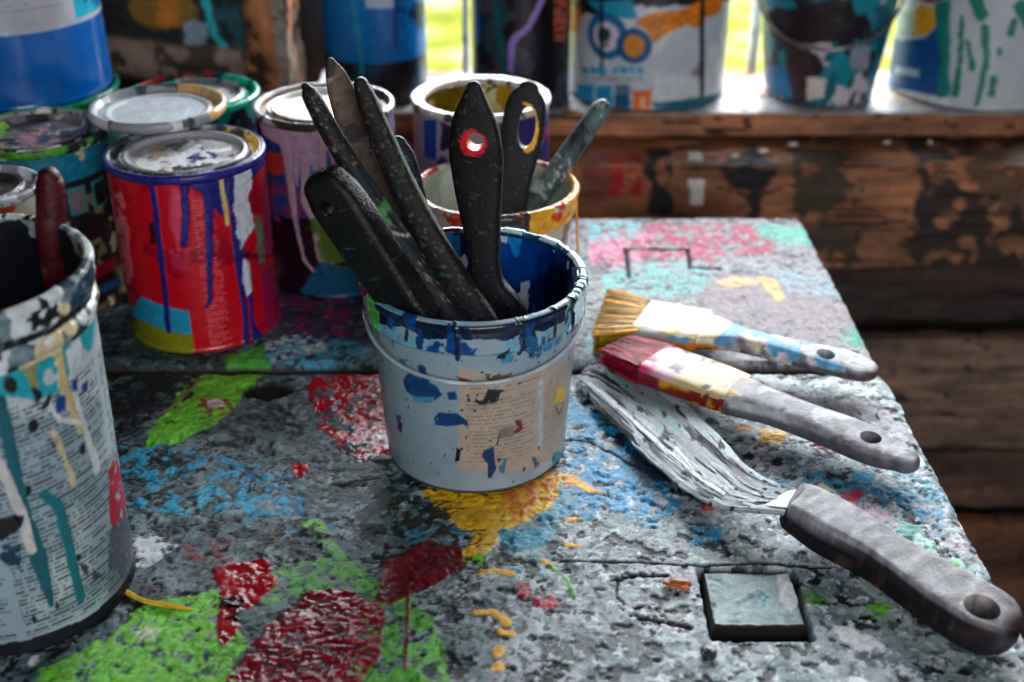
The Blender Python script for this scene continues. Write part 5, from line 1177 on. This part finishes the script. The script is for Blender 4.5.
T3[:, 2] += .0012+bc.H-.0012*ex; T3[:, 0] += (fbm(U, Vv, 90, 3, 3)-.5)*.002*ex; T3[:, 1] += (fbm(U, Vv, 120, 13, 4)-.5)*.005*ex*(U < .15)
T3[:, 1] += (fbm(U, Vv, 120, 23, 4)-.5)*.003*(U < .008)
B3 = T3.copy(); B3[:, 2] = np.minimum(P3.reshape(-1, 3)[:, 2]-.0008, T3[:, 2]-.0006); B3[:, 2] -= .0004
Fb = grid_faces(170, m); nn = len(T3); FF = Fb.tolist()+(Fb[:, ::-1]+nn).tolist()
ring = [i*m for i in range(170)]+[169*m+j for j in range(1, m)]+[i*m+m-1 for i in range(168, -1, -1)]+[j for j in range(m-2, 0, -1)]
for a, b in zip(ring, ring[1:]+ring[:1]): FF.append([a, b, b+nn, a+nn])
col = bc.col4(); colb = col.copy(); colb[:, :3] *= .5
mesh('blade', np.concatenate([T3, B3]), FF, M_TABLE, sc_t, np.concatenate([col, colb]), sharp=60)
hs, he = W(790, 502, .024), W(990, 622, .024)
axh = unit(he-hs); wh = unit(np.cross((0, 0, 1), axh))
rows = [(*W(791, 502, .0215), .025, .013), (*W(797, 506, .020), .028, .020), (*W(812, 515, .019), .030, .0225), (*W(835, 529, .018), .031, .024), (*W(868, 548, .0172), .0275, .0235), (*W(890, 562, .017), .027, .0225), (*W(915, 578, .0168), .030, .0225), (*W(945, 597, .0165), .034, .0225), (*W(970, 612, .0162), .036, .0225), (*W(984, 620, .016), .0355, .0225)]
hc = W(982, 607, .027)
def scr(cv, V):
    n = np.arange(len(V)); top = ss(.0225, .0262, V[:, 2]-TZ)
    cv.C = cv.C*(1-top[:, None])+top[:, None]*(G(138, 136, 142)[None]*(.55+.9*fbm(V[:, 0], V[:, 1], 220, 5, 4)[:, None])); cv.R = np.where(top > .5, .45, .42)
    cv.mix(n, (1-top)*ss(.62, .66, fbm(V[:, 0], V[:, 2]+V[:, 1], 90, 15, 4)), G(60, 40, 38), 0, .4, .2)
    d = np.hypot(V[:, 0]-hc[0], V[:, 1]-hc[1]); cv.mix(n, (d < .0100)*(V[:, 2] < TZ+.0258)*1.0, G(36, 32, 34), 0, .5, .4)
    cv.mix(n, (d < .0118)*(V[:, 2] > TZ+.0240)*ss(.4, .5, fbm(V[:, 0], V[:, 1], 200, 25, 4)), G(176, 166, 160), 0, .4, .1)
K2 = [tuple(r) for r in rows]
V, F = loft_geo(K2, wh, 9, 110, 64, (.06, .52))
V, F = boolean_cut(V, F, [cyl_geo(hc, (0, 0, 1), .0094, .08)])
mesh('handle', V, F, M_HANDLE, sc_t, hcol(V, G(26, 23, 27), 121, ((G(60, 56, 60), .60, 120),), .42, scr), sharp=38)
V, F = loft_geo([(*W(768, 502, .0165), .020, .004), (*W(780, 503, .0195), .021, .006), (*W(795, 505, .020), .023, .010)], wh, 5, 10, 24, (.1, .1)); mesh('ferrule', V, F, M_METAL, sc_t, hcol(V, G(150, 152, 158), 9))

# ---------------- bits lying about
def chip(name, label, cat, c, dims, rot, col, seed, rough=.5, sub=3):
    bm = bmesh.new(); bmesh.ops.create_icosphere(bm, subdivisions=sub, radius=1); V = np.array([v.co[:] for v in bm.verts]); F = [[v.index for v in f.verts] for f in bm.faces]; bm.free()
    V = np.sign(V)*np.abs(V)**.7; q = fbm(V[:, 0]+3*V[:, 2], V[:, 1]+V[:, 2], 1.6, seed, 3); V *= (.75+.5*q)[:, None]; V *= np.array(dims)/2
    V[:, 2] = np.maximum(V[:, 2], -dims[2]*.42)
    a = math.radians(rot); V = V @ np.array([[math.cos(a), math.sin(a), 0], [-math.sin(a), math.cos(a), 0], [0, 0, 1]])
    V[:, 2] -= V[:, 2].min(); V += np.array(c)
    o = mesh(name, V, F, M_WOOD, None, hcol(V, col, seed, ((np.clip(np.asarray(col)*1.7, 0, 1), .56, 400), (np.asarray(col)*.35, .6, 500)), rough), loc=c, smooth=False)
    tag(o, label, cat); return o
chip('wood_chip', 'small brown splinter of wood beside the square wooden plug', 'wood chip', at_z(677, 586, .0006), (.0155, .0055, .0045), -8, G(150, 78, 30), 5)
chip('paint_crumb', 'small reddish brown crumb under the edge of the scraper blade', 'paint crumb', at_z(708, 509, .0006), (.0085, .0065, .005), 20, G(130, 56, 44), 9, .3)
chip('paint_crumb', 'black crumb below the square wooden plug', 'paint crumb', at_z(708, 656, .0004), (.0085, .0085, .0055), 10, G(22, 24, 28), 12, .4)
V, F = tube_geo([at_z(115, 583, .0016), at_z(125, 591, .0016), at_z(142, 600, .0018), at_z(160, 604, .0018), at_z(178, 607, .0014), at_z(193, 609, .0012)], [.0012, .0017, .0014, .0015, .0011, .0007], 8, 50)
V[:, 2] = np.maximum(V[:, 2], TZ+.0002); tag(mesh('paint_strand', V, F, M_PLAST, None, hcol(V, G(232, 150, 26), 4, ((G(206, 190, 60), .56, 120),), .3), loc=at_z(150, 600)), 'curved dried orange strand of paint beside the large left pail', 'paint strand')
V, F = tube_geo([at_z(199, 376, .0020), at_z(192, 388, .0026), at_z(178, 402, .0026), at_z(158, 416, .0020)], [.0005, .0008, .0008, .0005], 7, 40)
tag(mesh('twig', V, F, M_WOOD, None, (*G(120, 84, 60), .6), loc=at_z(180, 400)), 'thin brown twig lying on the green paint near the red tin', 'twig')
# flakes on the ledge above the beam
for k, (a, b, dx, dy) in enumerate(((793, 145, .012, .008), (886, 143, .011, .007), (763, 152, .014, .007), (735, 157, .010, .006), (930, 143, .008, .006))):
    p = at_z(a, b, CAMH-.46+0.0005)
    lab = ['white paint flake on the beam ledge below the teal bucket, left of two', 'white paint flake on the beam ledge below the gap right of the teal bucket', 'largest white paint flake on the ledge, near its middle', 'leftmost white paint flake on the beam ledge', 'rightmost small white paint flake on the beam ledge'][k]
    o = chip('paint_flake', lab, 'paint flake', p, (dx, dy, .003), 15*k, G(206, 204, 200), 20+k, .5, 2)
    o['group'] = 'paint flakes on the beam ledge'
V, F = tube_geo([at_z(808, 146, CAMH-.456), at_z(815, 136, CAMH-.445), at_z(819, 130, CAMH-.438)], [.0010, .0008, .0004], 6, 12)
tag(mesh('twig', V, F, M_WOOD, None, (*G(96, 60, 40), .7), loc=at_z(808, 146, CAMH-.456)), 'tiny brown splinter sticking up from the beam ledge', 'twig')
